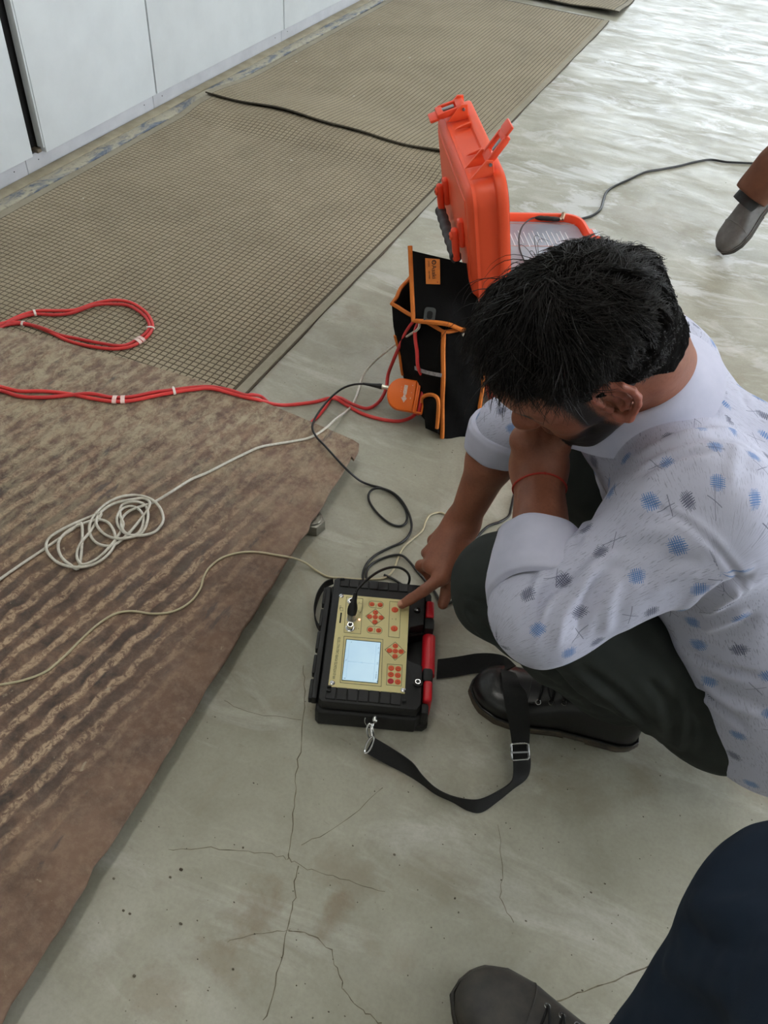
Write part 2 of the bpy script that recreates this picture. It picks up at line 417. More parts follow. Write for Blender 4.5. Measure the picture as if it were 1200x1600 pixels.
def rubber_mat(label, x0, x1, y0, y1, zf, ang=0.0):
    """zf(x, y) is the height of the underside"""
    cx, cy = x0, y0; ca, sa = math.cos(ang), math.sin(ang)
    def place(p):
        p = np.asarray(p, float); q = p.copy(); dx, dy = p[:, 0] - cx, p[:, 1] - cy
        q[:, 0] = cx + dx * ca - dy * sa; q[:, 1] = cy + dx * sa + dy * ca; q[:, 2] += zf(q[:, 0], q[:, 1]); return q
    t = thing('rubber_mat', label, 'mat', ((x0 + x1) / 2, (y0 + y1) / 2, 0), 'ribbed rubber mats in front of the cabinets')
    nx, ny = 36, int((y1 - y0) / .03)
    xs, ys = np.linspace(x0, x1, nx + 1), np.linspace(y0, y1, ny + 1)
    wob = .004
    X, Y = np.meshgrid(xs, ys, indexing='ij'); X = X.copy(); X[-1] += np.sin(ys * 9.1) * wob * .5 + np.sin(ys * 23) * wob * .3
    top = np.stack([X, Y, 0 * X + .0052], -1).reshape(-1, 3); bot = top - [0, 0, .0052]
    n1 = ny + 1; N = len(top); fs = []
    for i in range(nx):
        for j in range(ny):
            q = (i * n1 + j, (i + 1) * n1 + j, (i + 1) * n1 + j + 1, i * n1 + j + 1); fs.append(q); fs.append(tuple(k + N for k in q[::-1]))
    per = [i * n1 for i in range(nx + 1)] + [nx * n1 + j for j in range(1, ny + 1)] + [i * n1 + ny for i in range(nx - 1, -1, -1)] + [j for j in range(ny - 1, 0, -1)]
    ns = len(fs)
    for a, b in zip(per, per[1:] + per[:1]): fs.append((a, a + N, b + N, b))
    me = mesh('slab', (place(np.vstack([top, bot])), fs), [M['mat_base'], M['mat_edge']])
    idx = np.zeros(len(fs), int); idx[ns:] = 1; me.polygons.foreach_set('material_index', idx.tolist())
    obj('slab', me, None, t)
    # smooth border strips and the moulded square pads between the grooves
    b = .03
    for (u0, u1, v0, v1) in [(x0 + .001, x0 + b, y0, y1), (x1 - b, x1 - .003, y0, y1)]:
        m_ = int((v1 - v0) / .03); yy = np.linspace(v0, v1, m_ + 1)
        vs = np.vstack([np.stack([np.full_like(yy, u), yy, np.full_like(yy, z)], -1) for u, z in ((u0, .005), (u0 + .001, .0064), (u1 - .001, .0064), (u1, .005))])
        obj('border', (place(vs), [(k * (m_ + 1) + i, (k + 1) * (m_ + 1) + i, (k + 1) * (m_ + 1) + i + 1, k * (m_ + 1) + i + 1) for k in range(3) for i in range(m_)]), M['mat_border'], t)
    px = np.arange(x0 + b + .002, x1 - b - PITCHM * .6, PITCHM); py = np.arange(y0 + .004, y1 - PITCHN, PITCHN)
    g, h, s = .0013, .0013, .0009
    PX, PY = np.meshgrid(px, py, indexing='ij'); o = np.stack([PX.ravel(), PY.ravel(), 0 * PX.ravel()], -1)
    w_ = PITCHM - 2 * g; u_ = PITCHN - 2 * g
    unit8 = np.array([[g, g, .005], [g + w_, g, .005], [g + w_, g + u_, .005], [g, g + u_, .005],
                      [g + s, g + s, .005 + h], [g + w_ - s, g + s, .005 + h], [g + w_ - s, g + u_ - s, .005 + h], [g + s, g + u_ - s, .005 + h]])
    vs = (o[:, None] + unit8[None]).reshape(-1, 3)
    base = np.array([[4, 5, 6, 7], [0, 1, 5, 4], [1, 2, 6, 5], [2, 3, 7, 6], [3, 0, 4, 7]])
    fs = (np.arange(len(o))[:, None, None] * 8 + base[None]).reshape(-1, 4).tolist()
    pd = obj('grid_pads', (place(vs), fs), M['mat_pad'], t, 0); pd['kind'] = 'stuff'
    return t
sm = lambda a, b, x: np.clip((x - a) / (b - a), 0, 1) ** 2 * (3 - 2 * np.clip((x - a) / (b - a), 0, 1))
wav = lambda x: .5 + .5 * np.sin(x * 7.3 + 1.4) * .8 + .2 * np.sin(x * 17)
def z_near(x, y): return .0004 + sm(2.80, 2.97, y) * (.012 + .012 * wav(x))
def z_mid(x, y): return .0004 + (1 - sm(2.98, 3.42, y)) * (.0255 + .018 * wav(x)) + sm(5.12, 5.3, y) * .004
def z_far(x, y): return .0004 + (1 - sm(5.42, 5.8, y)) * (.018 + .012 * wav(x))
rubber_mat('nearest ribbed rubber mat, the red cable loop lying on it', -2.106, -.934, .62, 3.06, z_near)
rubber_mat('middle ribbed rubber mat whose wavy raised edge overlaps the nearest mat', -2.106, -.928, 3.03, 5.31, z_mid, -.003)
rubber_mat('far ribbed rubber mat at the top edge, past the middle mat', -2.106, -.90, 5.43, 7.0, z_far)
chips = []
for px, py in [(463, 96), (382, 128), (592, 38), (455, 250), (348, 158), (553, 150), (480, 200), (640, 90), (130, 310)]:
    q = P(px, py, .0075); v, f = rbox(1, 1, 1, .3, 1); r = RNG.uniform(.003, .006); chips.append((v * [r * 1.6, r, .002] + q, f))
o = obj('paint_flakes', join(*chips), mat('pale_flake', S(214, 210, 198), .8)); tag(o, 'pale paint flakes scattered on the rubber mats', 'flakes', kind='stuff')

# ------------------------------------------------------------------ rusty steel plate
def plate_material():
    t = NT('rusty_chequer_plate'); v = t.coord()
    r0 = t.noise(v, 3.2, 8, .66, .7)
    col = t.mix(t.ramp(r0, [(.35, 0.), (.66, 1.)]), S(104, 80, 66), S(126, 99, 81))
    col = t.mix(t.ramp(t.noise(v, 13, 8, .72), [(.46, 0.), (.66, .7)]), col, S(84, 66, 56))
    col = t.mix(t.ramp(t.noise(v, 70, 6, .7), [(.45, 0.), (.72, .5)]), col, S(150, 128, 108))
    dirx = math.radians(-83)
    st = t.mapping(v, (1, 1, 1), (0, 0, 0.16))
    # worn rows of old tread: stripes run up the plate
    wv = t.n('ShaderNodeTexWave', wave_type='BANDS', bands_direction='X'); t.set(wv.inputs['Vector'], st)
    wv.inputs['Scale'].default_value = 8.5; wv.inputs['Distortion'].default_value = 2.6; wv.inputs['Detail'].default_value = 4; wv.inputs['Detail Scale'].default_value = 2.2
    band = wv.outputs[1]
    lower = t.ramp(t.math('ADD', t.sep(v)[1], t.math('MULTIPLY', t.noise(v, 3, 4), .5)), [(.3, 1.), (.62, .62), (1.0, .12)])
    lower = t.ramp(t.math('ADD', t.math('MULTIPLY', t.sep(v)[1], .6), t.math('MULTIPLY', t.noise(v, 2.5, 4), .35)), [(.55, 1.), (.85, .25)])
    inner = t.ramp(t.math('MULTIPLY', t.sep(v)[0], -1.0), [(.58, 0.), (.70, 1.)])
    lower = t.math('MULTIPLY', lower, inner)
    dk = t.math('MULTIPLY', t.math('MULTIPLY', t.ramp(band, [(.40, 1.), (.58, 0.)]), t.ramp(t.noise(v, 16, 6, .7), [(.36, 0.), (.6, 1.)])), lower)
    col = t.mix(t.math('MULTIPLY', dk, .85), col, S(50, 45, 44))
    lt = t.math('MULTIPLY', t.math('MULTIPLY', t.ramp(band, [(.60, 0.), (.80, 1.)]), t.ramp(t.noise(v, 70, 9, .8, 1.0), [(.44, 0.), (.55, 1.)])), lower)
    col = t.mix(t.math('MULTIPLY', lt, .9), col, S(184, 158, 130))
    # beige dust and old paint towards the upper left
    far = t.ramp(t.math('ADD', t.math('ADD', t.math('MULTIPLY', t.sep(v)[1], .38), t.math('MULTIPLY', t.sep(v)[0], -.26)), t.math('MULTIPLY', t.noise(v, 4, 5), .24)), [(.62, 0.), (.86, 1.)])
    dn = t.noise(t.mapping(v, (1, .6, 1), (0, 0, .3)), 34, 10, .78, .3)
    col = t.mix(t.math('MULTIPLY', t.ramp(dn, [(.44, 0.), (.60, 1.)]), t.math('MULTIPLY', far, .8)), col, S(170, 157, 130))
    spk = t.noise(v, 48, 6, .66, .8)
    col = t.mix(t.ramp(spk, [(.66, 0.), (.71, .75)]), col, S(164, 150, 128))
    bl = t.math('MULTIPLY', t.ramp(t.noise(t.mapping(v, (2.2, .6, 1), (0, 0, .1)), 14, 6, .7), [(.60, 0.), (.68, 1.)]), .7)
    col = t.mix(bl, col, S(72, 66, 64))
    hh = t.math('ADD', t.math('MULTIPLY', band, lower), t.math('MULTIPLY', spk, .9))
    hh = t.math('ADD', hh, t.math('MULTIPLY', t.noise(v, 120, 5), .5))
    return t.out(col, t.ramp(t.noise(v, 20, 5), [(.3, .62), (.7, .85)]), t.bump(hh, .55, .003))
M['plate'] = plate_material()
PZ = .046
pc = P(561, 694, PZ); pb = P(-30, 1640, PZ); pt = P(-260, 438, PZ)
p1 = P(0, 512, PZ); p2 = P(300, 590, PZ)
ed = []
far_l = P(-330, 420, PZ); near_l = P(-700, 1800, PZ)
A_, B_ = pb, pc
rr = np.random.default_rng(3)
e_right = [A_ + (B_ - A_) * s for s in np.linspace(0, .965, 46)]
dperp = unit(np.array([-(B_ - A_)[1], (B_ - A_)[0], 0]))
e_right = [p + dperp * (rr.normal(0, .0016) + .003 * math.sin(k * .9) * (k % 7 == 0)) for k, p in enumerate(e_right)]
corner = [P(553, 716, PZ), P(560, 703, PZ), P(561, 692, PZ), P(552, 686, PZ)]
e_top = [P(480, 655, PZ), P(430, 634, PZ), P(384, 616, PZ), P(330, 600, PZ), P(295, 588, PZ), P(200, 560, PZ), P(133, 543, PZ), P(60, 522, PZ), P(0, 511, PZ), far_l]
poly = [tuple(p[:2]) for p in e_right + corner + e_top] + [tuple(near_l[:2])]
def plate_geo(poly, z0, z1):
    # top as a fan-free ngon plus rounded, slightly ragged rim
    n = len(poly); c = np.array(poly)
    t = np.roll(c, -1, 0) - np.roll(c, 1, 0); nm = np.stack([t[:, 1], -t[:, 0]], -1); nm /= np.linalg.norm(nm, axis=1, keepdims=True)
    rings = [(0.0, z0), (.0005, z1 - .0035), (-.0012, z1 - .001), (-.004, z1)]
    v = np.vstack([np.hstack([c + nm * o, np.full((n, 1), z)]) for o, z in rings])
    f = [(k * n + i, k * n + (i + 1) % n, (k + 1) * n + (i + 1) % n, (k + 1) * n + i) for k in range(3) for i in range(n)]
    f += [tuple(range(n))[::-1], tuple(3 * n + i for i in range(n))]
    return v, f
plate = thing('steel_plate', 'large rust-brown steel floor plate propped up at the left, cables lying on it', 'plate', (-.9, .8, PZ))
obj('plate_body', plate_geo(poly, PZ - .010, PZ), M['plate'], plate, 30)
M['galv'] = mat('galvanised_steel', S(150, 148, 140), .38, .85, S(120, 116, 106), 30, 60, .2)
def hexnut(c, r, h, ang):
    pl = [(r * math.cos(ang + k * math.pi / 3), r * math.sin(ang + k * math.pi / 3)) for k in range(6)]
    return xf(prism(pl, 0, h, .002, 2), c)
for k, (px, py) in enumerate([(488, 816), (120, 1380), (-200, 700), (250, 640)]):
    q = P(px, py, .018); q[2] = 0
    if k == 1: q = np.array([-.66, .50, 0])
    if k == 2: q = np.array([-1.35, .55, 0])
    if k == 3: q = np.array([-1.25, 1.2, .0072])
    zt = PZ - .010
    b = thing('bolt', ['galvanised hex nut and bolt showing under the right edge of the steel plate', 'hidden support bolt under the near end of the steel plate', 'hidden support bolt under the far left of the steel plate', 'hidden support bolt under the steel plate on the rubber mat'][k], 'bolt', q)
    z0 = q[2]
    obj('nut', hexnut(q + [0, 0, .0], .028, zt - z0 - .008, .3 + k), M['galv'], b)
    obj('washer', xf(lathe([(.019, 0), (.020, .001), (.020, .003), (.019, .004)], 24), q + [0, 0, zt - z0 - .008]), M['galv'], b)
    obj('shank', xf(lathe([(.010, 0), (.010, .0039)], 16), q + [0, 0, zt - z0 - .004]), M['galv'], b)
# ------------------------------------------------------------------ orange equipment case
def rrect(L, W, r, n=6, inset=0.0):
    """rounded rectangle (0..L, 0..W) as a ring of points"""
    a0, a1, b0, b1 = inset, L - inset, inset, W - inset; r = max(r - inset, .004); out = []
    for cx, cy, s in ((a1 - r, b1 - r, 0), (a0 + r, b1 - r, 1), (a0 + r, b0 + r, 2), (a1 - r, b0 + r, 3)):
        for k in range(n + 1):
            t = (s + k / n) * math.pi / 2; out.append((cx + r * math.cos(t), cy + r * math.sin(t)))
    return np.array(out)
def loft(rings, cap0=True, cap1=True):
    n = len(rings[0]); v = np.vstack(rings)
    f = [(k * n + i, k * n + (i + 1) % n, (k + 1) * n + (i + 1) % n, (k + 1) * n + i) for k in range(len(rings) - 1) for i in range(n)]
    if cap0: f.append(tuple(range(n))[::-1])
    if cap1: f.append(tuple((len(rings) - 1) * n + i for i in range(n)))
    return v, f
M['orange'] = mat('safety_orange_plastic', S(250, 92, 52), .42, 0, S(240, 84, 46), 5, 420, .10, .0006)
M['orange_dark'] = mat('orange_latch_plastic', S(242, 78, 44), .45)
M['grip'] = mat('black_rubber_grip', S(62, 58, 60), .65, 0, S(50, 48, 50), 60, 200, .3)
M['steel'] = mat('bright_steel', S(205, 205, 205), .22, 1.0)
M['steel_dull'] = mat('dull_steel', S(150, 152, 155), .4, .9)
M['case_in'] = mat('blue_grey_clear_tray', S(150, 158, 172), .22, 0, S(172, 180, 192), 7, 30, .08)
M['white_print'] = mat('white_print', S(214, 220, 226), .5)
M['orange_line'] = mat('orange_print', S(205, 140, 120), .5)
M['black'] = mat('black_rubber', S(14, 14, 15), .5)
M['black_gloss'] = mat('black_gloss', S(18, 18, 19), .16)
CA = np.array([-.346, 1.613, .336]); c_ang = .532
ch = np.array([-math.sin(c_ang), math.cos(c_ang), 0]); cn = np.array([math.cos(c_ang), math.sin(c_ang), 0]); cz = np.array([0, 0, 1.0])
CL, CW, CT = .463, .290, .082
case = thing('equipment_case', 'tall orange hard plastic equipment case with its lid open, behind the black tool bag', 'case', CA * [1, 1, 0] + ch * CL / 2 + cn * CW / 2)
def base_xf(g): return xf(g, CA * [1, 1, 0], ch, cn, cz)
def R3(ring2, z): return np.hstack([ring2, np.full((len(ring2), 1), z)])
rg = lambda ins: rrect(CL, CW, .05, 6, ins)
outer = [R3(rg(.030), 0.0), R3(rg(.018), .004), R3(rg(.014), .016), R3(rg(.010), .16), R3(rg(.008), .296), R3(rg(-.002), .300), R3(rg(-.004), .304), R3(rg(-.004), .316), R3(rg(-.001), .318), R3(rg(-.001), .332), R3(rg(.002), .336),
         R3(rg(.009), .336), R3(rg(.011), .332), R3(rg(.013), .300)]
obj('case_base', base_xf(loft(outer)), M['orange'], case)
tray = obj('instrument_tray', base_xf(loft([R3(rg(.0145), .301), R3(rg(.0145), .316), R3(rg(.017), .318)])), M['case_in'], case)
gs = []
for k in range(17):
    a = .43 - .006 * (k % 3); b = .03 + k * .0125; ln = .055 + .03 * ((k * 7) % 5) / 5
    gs.append(rbox(ln, .0022, .0006, 0, 1, (a - .035 - ln / 2, b, .3184)))
obj('printed_lines', base_xf(join(*gs)), M['white_print'], tray, 0)
obj('printed_frame', base_xf(join(rbox(.0016, .25, .0005, 0, 1, (.435, .145, .3184)), rbox(.0016, .25, .0005, 0, 1, (.315, .145, .3184)))), M['orange_line'], tray, 0)
for a, b, r in [(.25, .20, .012), (.22, .12, .012), (.30, .05, .011)]:
    obj('terminal', base_xf(xf(lathe([(r, 0), (r, .014), (r * .8, .017), (r * .3, .017)], 16), (a, b, .3185))), M['orange_dark'] if b > .1 else M['black'], tray)
# latch-side brackets of the base (right-hand wall)
for a in (.365, .10):
    br = obj('latch_bracket', base_xf(join(rbox(.05, .026, .032, .003, 2, (a, CW + .008, .314)))), M['orange'], case)
    obj('strike_plate', base_xf(join(rbox(.034, .004, .016, .001, 1, (a, CW + .0225, .322)), rbox(.034, .012, .002, .0008, 1, (a, CW + .013, .3312)))), M['steel'], br)
lug = join(rbox(.034, .030, .012, .004, 2, (.265, CW + .012, .322)))
pb_ = obj('padlock_lug', base_xf(lug), M['orange'], case)
obj('lug_hole', base_xf(xf(lathe([(.0065, 0), (.0065, .0006)], 16), (.265, CW + .016, .3281))), M['dark_gap'], pb_)
# lid (opened past upright). local: a along hinge, u up the lid, d outwards (0 at rim, CT at outer face)
tl = .205
lu = cz * math.cos(tl) - cn * math.sin(tl); lins = cn * math.cos(tl) + cz * math.sin(tl)
LO = CA + cz * .002 - cn * .001
def lid_xf(g): return xf(g, LO, ch, lu, -lins)
rings = [R3(rg(.012), .070), R3(rg(.011), .006), R3(rg(.009), 0.0), R3(rg(-.003), 0.0), R3(rg(-.0045), .004), R3(rg(-.0045), .018), R3(rg(-.002), .022), R3(rg(.006), .024), R3(rg(.009), .056), R3(rg(.015), .071), R3(rg(.025), .0795), R3(rg(.04), .082)]
lid = obj('lid', lid_xf(loft(rings)), M['orange'], case)
obj('lid_panel', lid_xf(loft([R3(rg(.044), .0815), R3(rg(.046), .0835), R3(rg(.052), .0842)])), M['orange'], lid)
obj('lid_gasket', lid_xf(loft([R3(rg(.001), -.0012), R3(rg(.001), .002), R3(rg(.006), .002), R3(rg(.006), -.0012), R3(rg(.001), -.0012)], False, False)), M['black'], lid)
for a in (.09, .365):      # hinge knuckles at the foot of the lid
    obj('hinge', xf(tube([np.array([a - .03, 0, 0]), np.array([a + .03, 0, 0])], .008, 12), CA - lins * .010 - cz * .012, ch, cn, cz), M['orange_dark'], case)
# bracket ribs and latches on the free edge of the lid
def latch(a, ang, nm):
    ribs = []
    for s in (-.028, .028):
        pl = [(.020, -.001), (.020, .030), (.034, .032), (.062, .006), (.070, -.002)]     # (d, u-offset)
        v, f = prism(pl, s - .003, s + .003, .001, 1); v = np.stack([v[:, 2] + a, v[:, 1] + CW - .002, v[:, 0]], -1); ribs.append((v, f))
    rb = obj('latch_rib', lid_xf(join(*ribs)), M['orange'], lid)
    # the lever turns about a pin between the ribs
    piv = np.array([a, CW + .020, .028]); c, s = math.cos(ang), math.sin(ang)
    e1 = np.array([0, c, s]); e2 = np.array([0, -s, c])                                     # lever length / thickness
    Lx = lambda g: lid_xf((np.asarray(g[0]) @ np.array([[1, 0, 0], e1, e2]) + piv, g[1]))
    lv = obj('latch_lever', Lx(join(rbox(.050, .020, .012, .003, 2, (0, .006, 0)), rbox(.009, .052, .014, .003, 2, (-.021, .030, .001)), rbox(.009, .052, .014, .003, 2, (.021, .030, .001)),
                         rbox(.050, .016, .012, .003, 2, (0, .054, .001)), rbox(.046, .022, .007, .003, 2, (0, .070, .006)))), M['orange_dark'], lid)
    obj('latch_pin', Lx(tube([np.array([-.034, .002, 0]), np.array([.034, .002, 0])], .0035, 10)), M['steel_dull'], lid)
    obj('latch_insert', Lx(rbox(.012, .030, .009, .002, 1, (0, .034, -.001))), M['steel_dull'], lid)
latch(.075, -.75, 0); latch(.372, 1.75, 1)
for a in (.16, .30):
    v, f = prism([(.022, -.001), (.022, .010), (.05, .003), (.058, -.001)], -.003, .003, .001, 1)
    obj('stiffener', lid_xf((np.stack([v[:, 2] + a, v[:, 1] + CW - .003, v[:, 0]], -1), f)), M['orange'], lid)
# carrying handle hinged on the outer face
def on_plane(px, py, o, n):
    d = ray(px, py); return CAM + d * (np.dot(np.asarray(o) - CAM, n) / np.dot(d, n))
def lid_local(px, py, d=.083):
    q = on_plane(px, py, LO - lins * d, lins) - LO; return np.dot(q, ch), np.dot(q, lu)
hp = [lid_local(690, 300, .10), lid_local(713, 365, .10)]
hl = [lid_local(686, 345, .115), lid_local(706, 392, .115)]
hnd = thing
handle = None
arms = []
for (a, u) in hp:
    arms.append(xf(rbox(.026, .062, .014, .005, 2, (0, 0, 0)), (a, u, .090)))
obj('handle_lug', lid_xf(arms[0]), M['orange_dark'], lid); obj('handle_lug', lid_xf(arms[1]), M['orange_dark'], lid)
ga, gb = hp[0][0], hp[1][0]; gu = (hp[0][1] + hp[1][1]) / 2 - .052
hb = obj('handle', lid_xf(tube(np.array([[min(ga, gb) - .008, gu, .106], [max(ga, gb) + .008, gu, .106]]), .007, 12)), M['orange_dark'], lid)
for a in (ga, gb): obj('handle_arm', lid_xf(xf(rbox(.020, .078, .016, .007, 3, (0, -.022, 0)), (a, gu + .052, .104))), M['orange_dark'], lid)
for a in (ga, gb):
    obj('pivot_boss', lid_xf(xf(lathe([(.009, 0), (.009, .004), (.006, .006)], 16), (a, gu + .052, .110))), M['orange'], lid)
    obj('pivot_hole', lid_xf(xf(lathe([(.003, 0), (.003, .001)], 10), (a, gu + .052, .1158))), M['dark_gap'], lid)
gp = np.linspace(min(ga, gb) - .006, max(ga, gb) + .006, 26)
obj('handle_grip', lid_xf(tube(np.stack([gp, np.full(26, gu), np.full(26, .106)], -1), .0125 + .0012 * np.sin(np.arange(26) * 1.6), 14)), M['grip'], lid)

# black torch-like test probe leaning over the case rim, and a probe with its lead lying in the tray
q0 = base_xf((np.array([[.20, CW - .02, .352], [.215, CW + .055, .350]]), []))[0]
torch = thing('cylinder_probe', 'black cylinder with a bright metal rim lying across the right rim of the orange case', 'probe', q0[0])
obj('barrel', tube(np.linspace(q0[0], q0[1], 6), .0165, 20), M['black_gloss'], torch)
dd = unit(q0[1] - q0[0])
obj('rim', tube([q0[1], q0[1] + dd * .006], .0172, 20), M['steel'], torch)
zt = .3265
pr = thing('test_probe', 'black test probe with a metal tip and lead on the orange case tray', 'probe', P(860, 341, zt))
pA, pB = P(836, 340, zt), P(874, 343, zt + .002)
obj('probe_grip', tube(np.linspace(pA, pB, 9), np.array([.003, .0055, .0065, .006, .0065, .006, .0065, .006, .005]), 10), M['black'], pr)
obj('probe_tip', join(tube([pB, P(878, 340, zt + .004)], .004, 10), tube([P(878, 343, zt + .001), P(881, 333, zt + .012)], .0055, 12)), mat('brass_tip', S(176, 150, 128), .3, .9), pr)
obj('lead', tube(spline([pA, P(826, 344, zt + .004), P(816, 354, zt + .004), P(811, 370, zt + .002), P(812, 388, zt), P(818, 405, zt), P(830, 430, zt)], 6), .0021, 6), M['black'], pr)

# ------------------------------------------------------------------ tool bag
M['canvas'] = mat('black_canvas', S(13, 13, 14), .95, 0, S(19, 19, 19), 8, 380, .35, .0008, .15)
M['piping'] = mat('orange_piping', S(214, 118, 36), .75, 0, S(196, 104, 30), 40, 300, .3)
M['reflect'] = mat('grey_reflective_tape', S(170, 170, 174), .5, 0, S(120, 120, 124), 120)
bC, bL, bR, bB, bE = [np.array(x) for x in ((-.428, 1.500, 0), (-.552, 1.592, 0), (-.352, 1.552, 0), (-.500, 1.690, 0), (-.445, 1.640, 0))]
tC, tR, tL, tB = P(693, 518, .268), P(753, 512, .27), P(611, 475, .27), P(643, 428, .272)
tE = np.array([-.475, 1.665, .275])
bag = thing('tool_bag', 'open black canvas tool bag with orange edging in front of the orange case', 'bag', (-.45, 1.58, 0))
def ring5(t):
    bot = [bC, bR, bE, bB, bL]; top = [tC, tR, tE, tB, tL]; out = []
    for b, tp in zip(bot, top): out.append(b * (1 - t) + tp * t)
    out = np.array(out); c = out.mean(0); bul = 1 + .05 * math.sin(math.pi * t)
    out[:, :2] = c[:2] + (out[:, :2] - c[:2]) * bul
    res = []
    for i in range(5):
        a, b = out[i], out[(i + 1) % 5]
        for k in range(8):
            s = k / 8; p = a * (1 - s) + b * s
            nrm = unit(np.cross(b - a, cz)); p = p + nrm * .008 * math.sin(math.pi * s) * math.sin(math.pi * t) + nrm * .0025 * math.sin(9 * s + 13 * t + i)
            res.append(p)
    return np.array(res)
body = loft([ring5(t) for t in np.linspace(0, 1, 15)], True, False)
bb = obj('bag_body', body, M['canvas'], bag, 50)
sd = bb.modifiers.new('thickness', 'SOLIDIFY'); sd.thickness = .004; sd.offset = -1
rim = ring5(1.0)
obj('rim_piping', tube(rim, .0048, 8, closed=True), M['piping'], bag)
def bagline(i0, t0, t1, k=0, n=14): return np.array([ring5(t)[i0] for t in np.linspace(t0, t1, n)])
obj('corner_piping', tube(bagline(0, .01, .99), .0058, 8), M['piping'], bag)
obj('corner_piping', tube(bagline(8, .01, .99), .0052, 8), M['piping'], bag)
obj('corner_piping', tube(bagline(32, .30, .70), .0045, 8), M['piping'], bag)
nl = unit(np.cross(tC - bC, bL - bC)); nl = nl if nl[1] < 0 else -nl
def on_left(px, py, lift=.006): return on_plane(px, py, (bC + tC + bL + tL) / 4 + nl * .010, nl) + nl * lift
pkt = [on_left(*p) for p in [(663, 628), (664, 620), (672, 616), (682, 617), (688, 625), (688, 645), (686, 668)]]
obj('pocket_piping', tube(spline(pkt, 5), .0046, 8), M['piping'], bag)
pk = [(664, 622), (686, 622), (687, 676), (668, 668)]
def sheet(c4, nu=8, nv=8, bulge=0, nrm=None):
    c = [np.asarray(p) for p in c4]
    def F(u, v):
        p = (c[0] * (1 - u) + c[1] * u) * (1 - v) + (c[3] * (1 - u) + c[2] * u) * v
        return p + (nrm * bulge * math.sin(math.pi * u) * math.sin(math.pi * v) if nrm is not None else 0)
    return grid(F, nu, nv)
obj('front_pocket', thick(sheet([on_left(*p, .004) for p in pk], 8, 8, .008, nl), .004), M['canvas'], bag)
st = [on_left(*p, .004) for p in [(629, 552), (640, 566), (654, 576), (672, 582), (692, 586)]]
sp = spline(st, 5); obj('reflective_strip', thick((np.vstack([sp + [0, 0, .005], sp - [0, 0, .005]]), [(i, i + 1, len(sp) + i + 1, len(sp) + i) for i in range(len(sp) - 1)]), .0015), M['reflect'], bag)
# raised flap with the maker's tab and an eyelet
f00, f10, f11, f01 = P(646, 501, .284), P(756, 513, .284), P(738, 414, .402), P(641, 391, .402)
fn = unit(np.cross(f10 - f00, f01 - f00)); fn = fn if np.dot(fn, CAM - f00) > 0 else -fn
def flap_pt(u, v, lift=0):
    p = (f00 * (1 - u) + f10 * u) * (1 - v) + (f01 * (1 - u) + f11 * u) * v
    p = p + fn * (.010 * math.sin(math.pi * u) * (1 - v) - .012 * math.sin(math.pi * v) * (.4 + .6 * u) + lift)
    p = p - np.array([0, 0, 1]) * .012 * math.exp(-((u - .72) / .16) ** 2) * (1 - v)
    return p
flap = obj('flap', thick(grid(lambda u, v: flap_pt(u, v), 18, 18), .0035), M['canvas'], bag)
obj('flap_piping', tube(np.array([flap_pt(0, v) for v in np.linspace(1.06, 0, 16)] + [flap_pt(u, 0) for u in np.linspace(.04, 1, 20)]), .0055, 8), M['piping'], flap)
def flap_uv(px, py):
    best = None
    for u in np.linspace(0, 1, 60):
        for v in np.linspace(0, 1, 60):
            p = flap_pt(u, v); c = RC @ (p - CAM); e = (600 + FPX * c[0] / c[2] - px) ** 2 + (800 + FPX * c[1] / c[2] - py) ** 2
            if best is None or e < best[0]: best = (e, u, v)
    return best[1], best[2]
tb = [flap_uv(*p) for p in [(665, 404), (687, 406), (687, 445), (665, 444)]]
tp = [flap_pt(u, v, .0035) for u, v in tb]
tab = obj('maker_tab', thick(sheet(tp, 2, 2), .002), mat('orange_tab', S(224, 130, 48), .65, 0, S(208, 116, 40), 40), flap)
tX = unit(tp[3] - tp[0]); tY = unit(tp[1] - tp[0]); tN = unit(np.cross(tX, tY)); tN = tN if np.dot(tN, fn) > 0 else -tN
tX2 = tX; tY2 = unit(np.cross(tN, tX2)); H_ = np.linalg.norm(tp[3] - tp[0]); W_ = np.linalg.norm(tp[1] - tp[0]); t0 = tp[0] + tN * .0016
M['ink'] = mat('black_ink', S(30, 24, 22), .7); M['ink_red'] = mat('red_ink', S(150, 40, 30), .7)
Y0 = tp[0] if np.dot(tY2, tp[1] - tp[0]) > 0 else tp[1]
def tab_pt(x, y): return t0 + tX * (x * H_) + tY * (y * W_)
sgn = 1 if np.dot(tY2, tY) > 0 else -1
obj('tab_lettering', join(text_geo('Asaki', W_ * .42, tab_pt(.24, .58), tX, tY2, tN), text_geo('JAPAN', W_ * .13, tab_pt(.10, .25), tX, tY2, tN), text_geo('AK-9989', W_ * .15, tab_pt(.48, .25), tX, tY2, tN),
    xf(ring(W_ * .125, W_ * .03, 16, 5), tab_pt(.135, .60) , tX, tY2, tN), text_geo('K', W_ * .18, tab_pt(.09, .60), tX, tY2, tN)), M['ink'], flap, 0)
obj('tab_mark', xf(lathe([(W_ * .035, 0), (W_ * .035, .0004)], 8), tab_pt(.90, .80), tX, tY2, tN), M['ink_red'], flap, 0)
eu, ev = flap_uv(671, 493)
ec = flap_pt(eu, ev, .003); eX = unit(flap_pt(eu + .02, ev) - flap_pt(eu - .02, ev)); eN = fn; eY = unit(np.cross(eN, eX)); eX = np.cross(eY, eN)
ey = rrect(.026, .034, .007, 4) - [.013, .017]; ei = rrect(.013, .018, .005, 4) - [.0065, .009]
eyl = obj('eyelet', xf(loft([R3(ey, -.001), R3(ey, .0015), R3(ei, .0015), R3(ei, -.001), R3(ey, -.001)], False, False), ec, eX, eY, eN), mat('grey_eyelet_plastic', S(58, 61, 60), .5), flap)
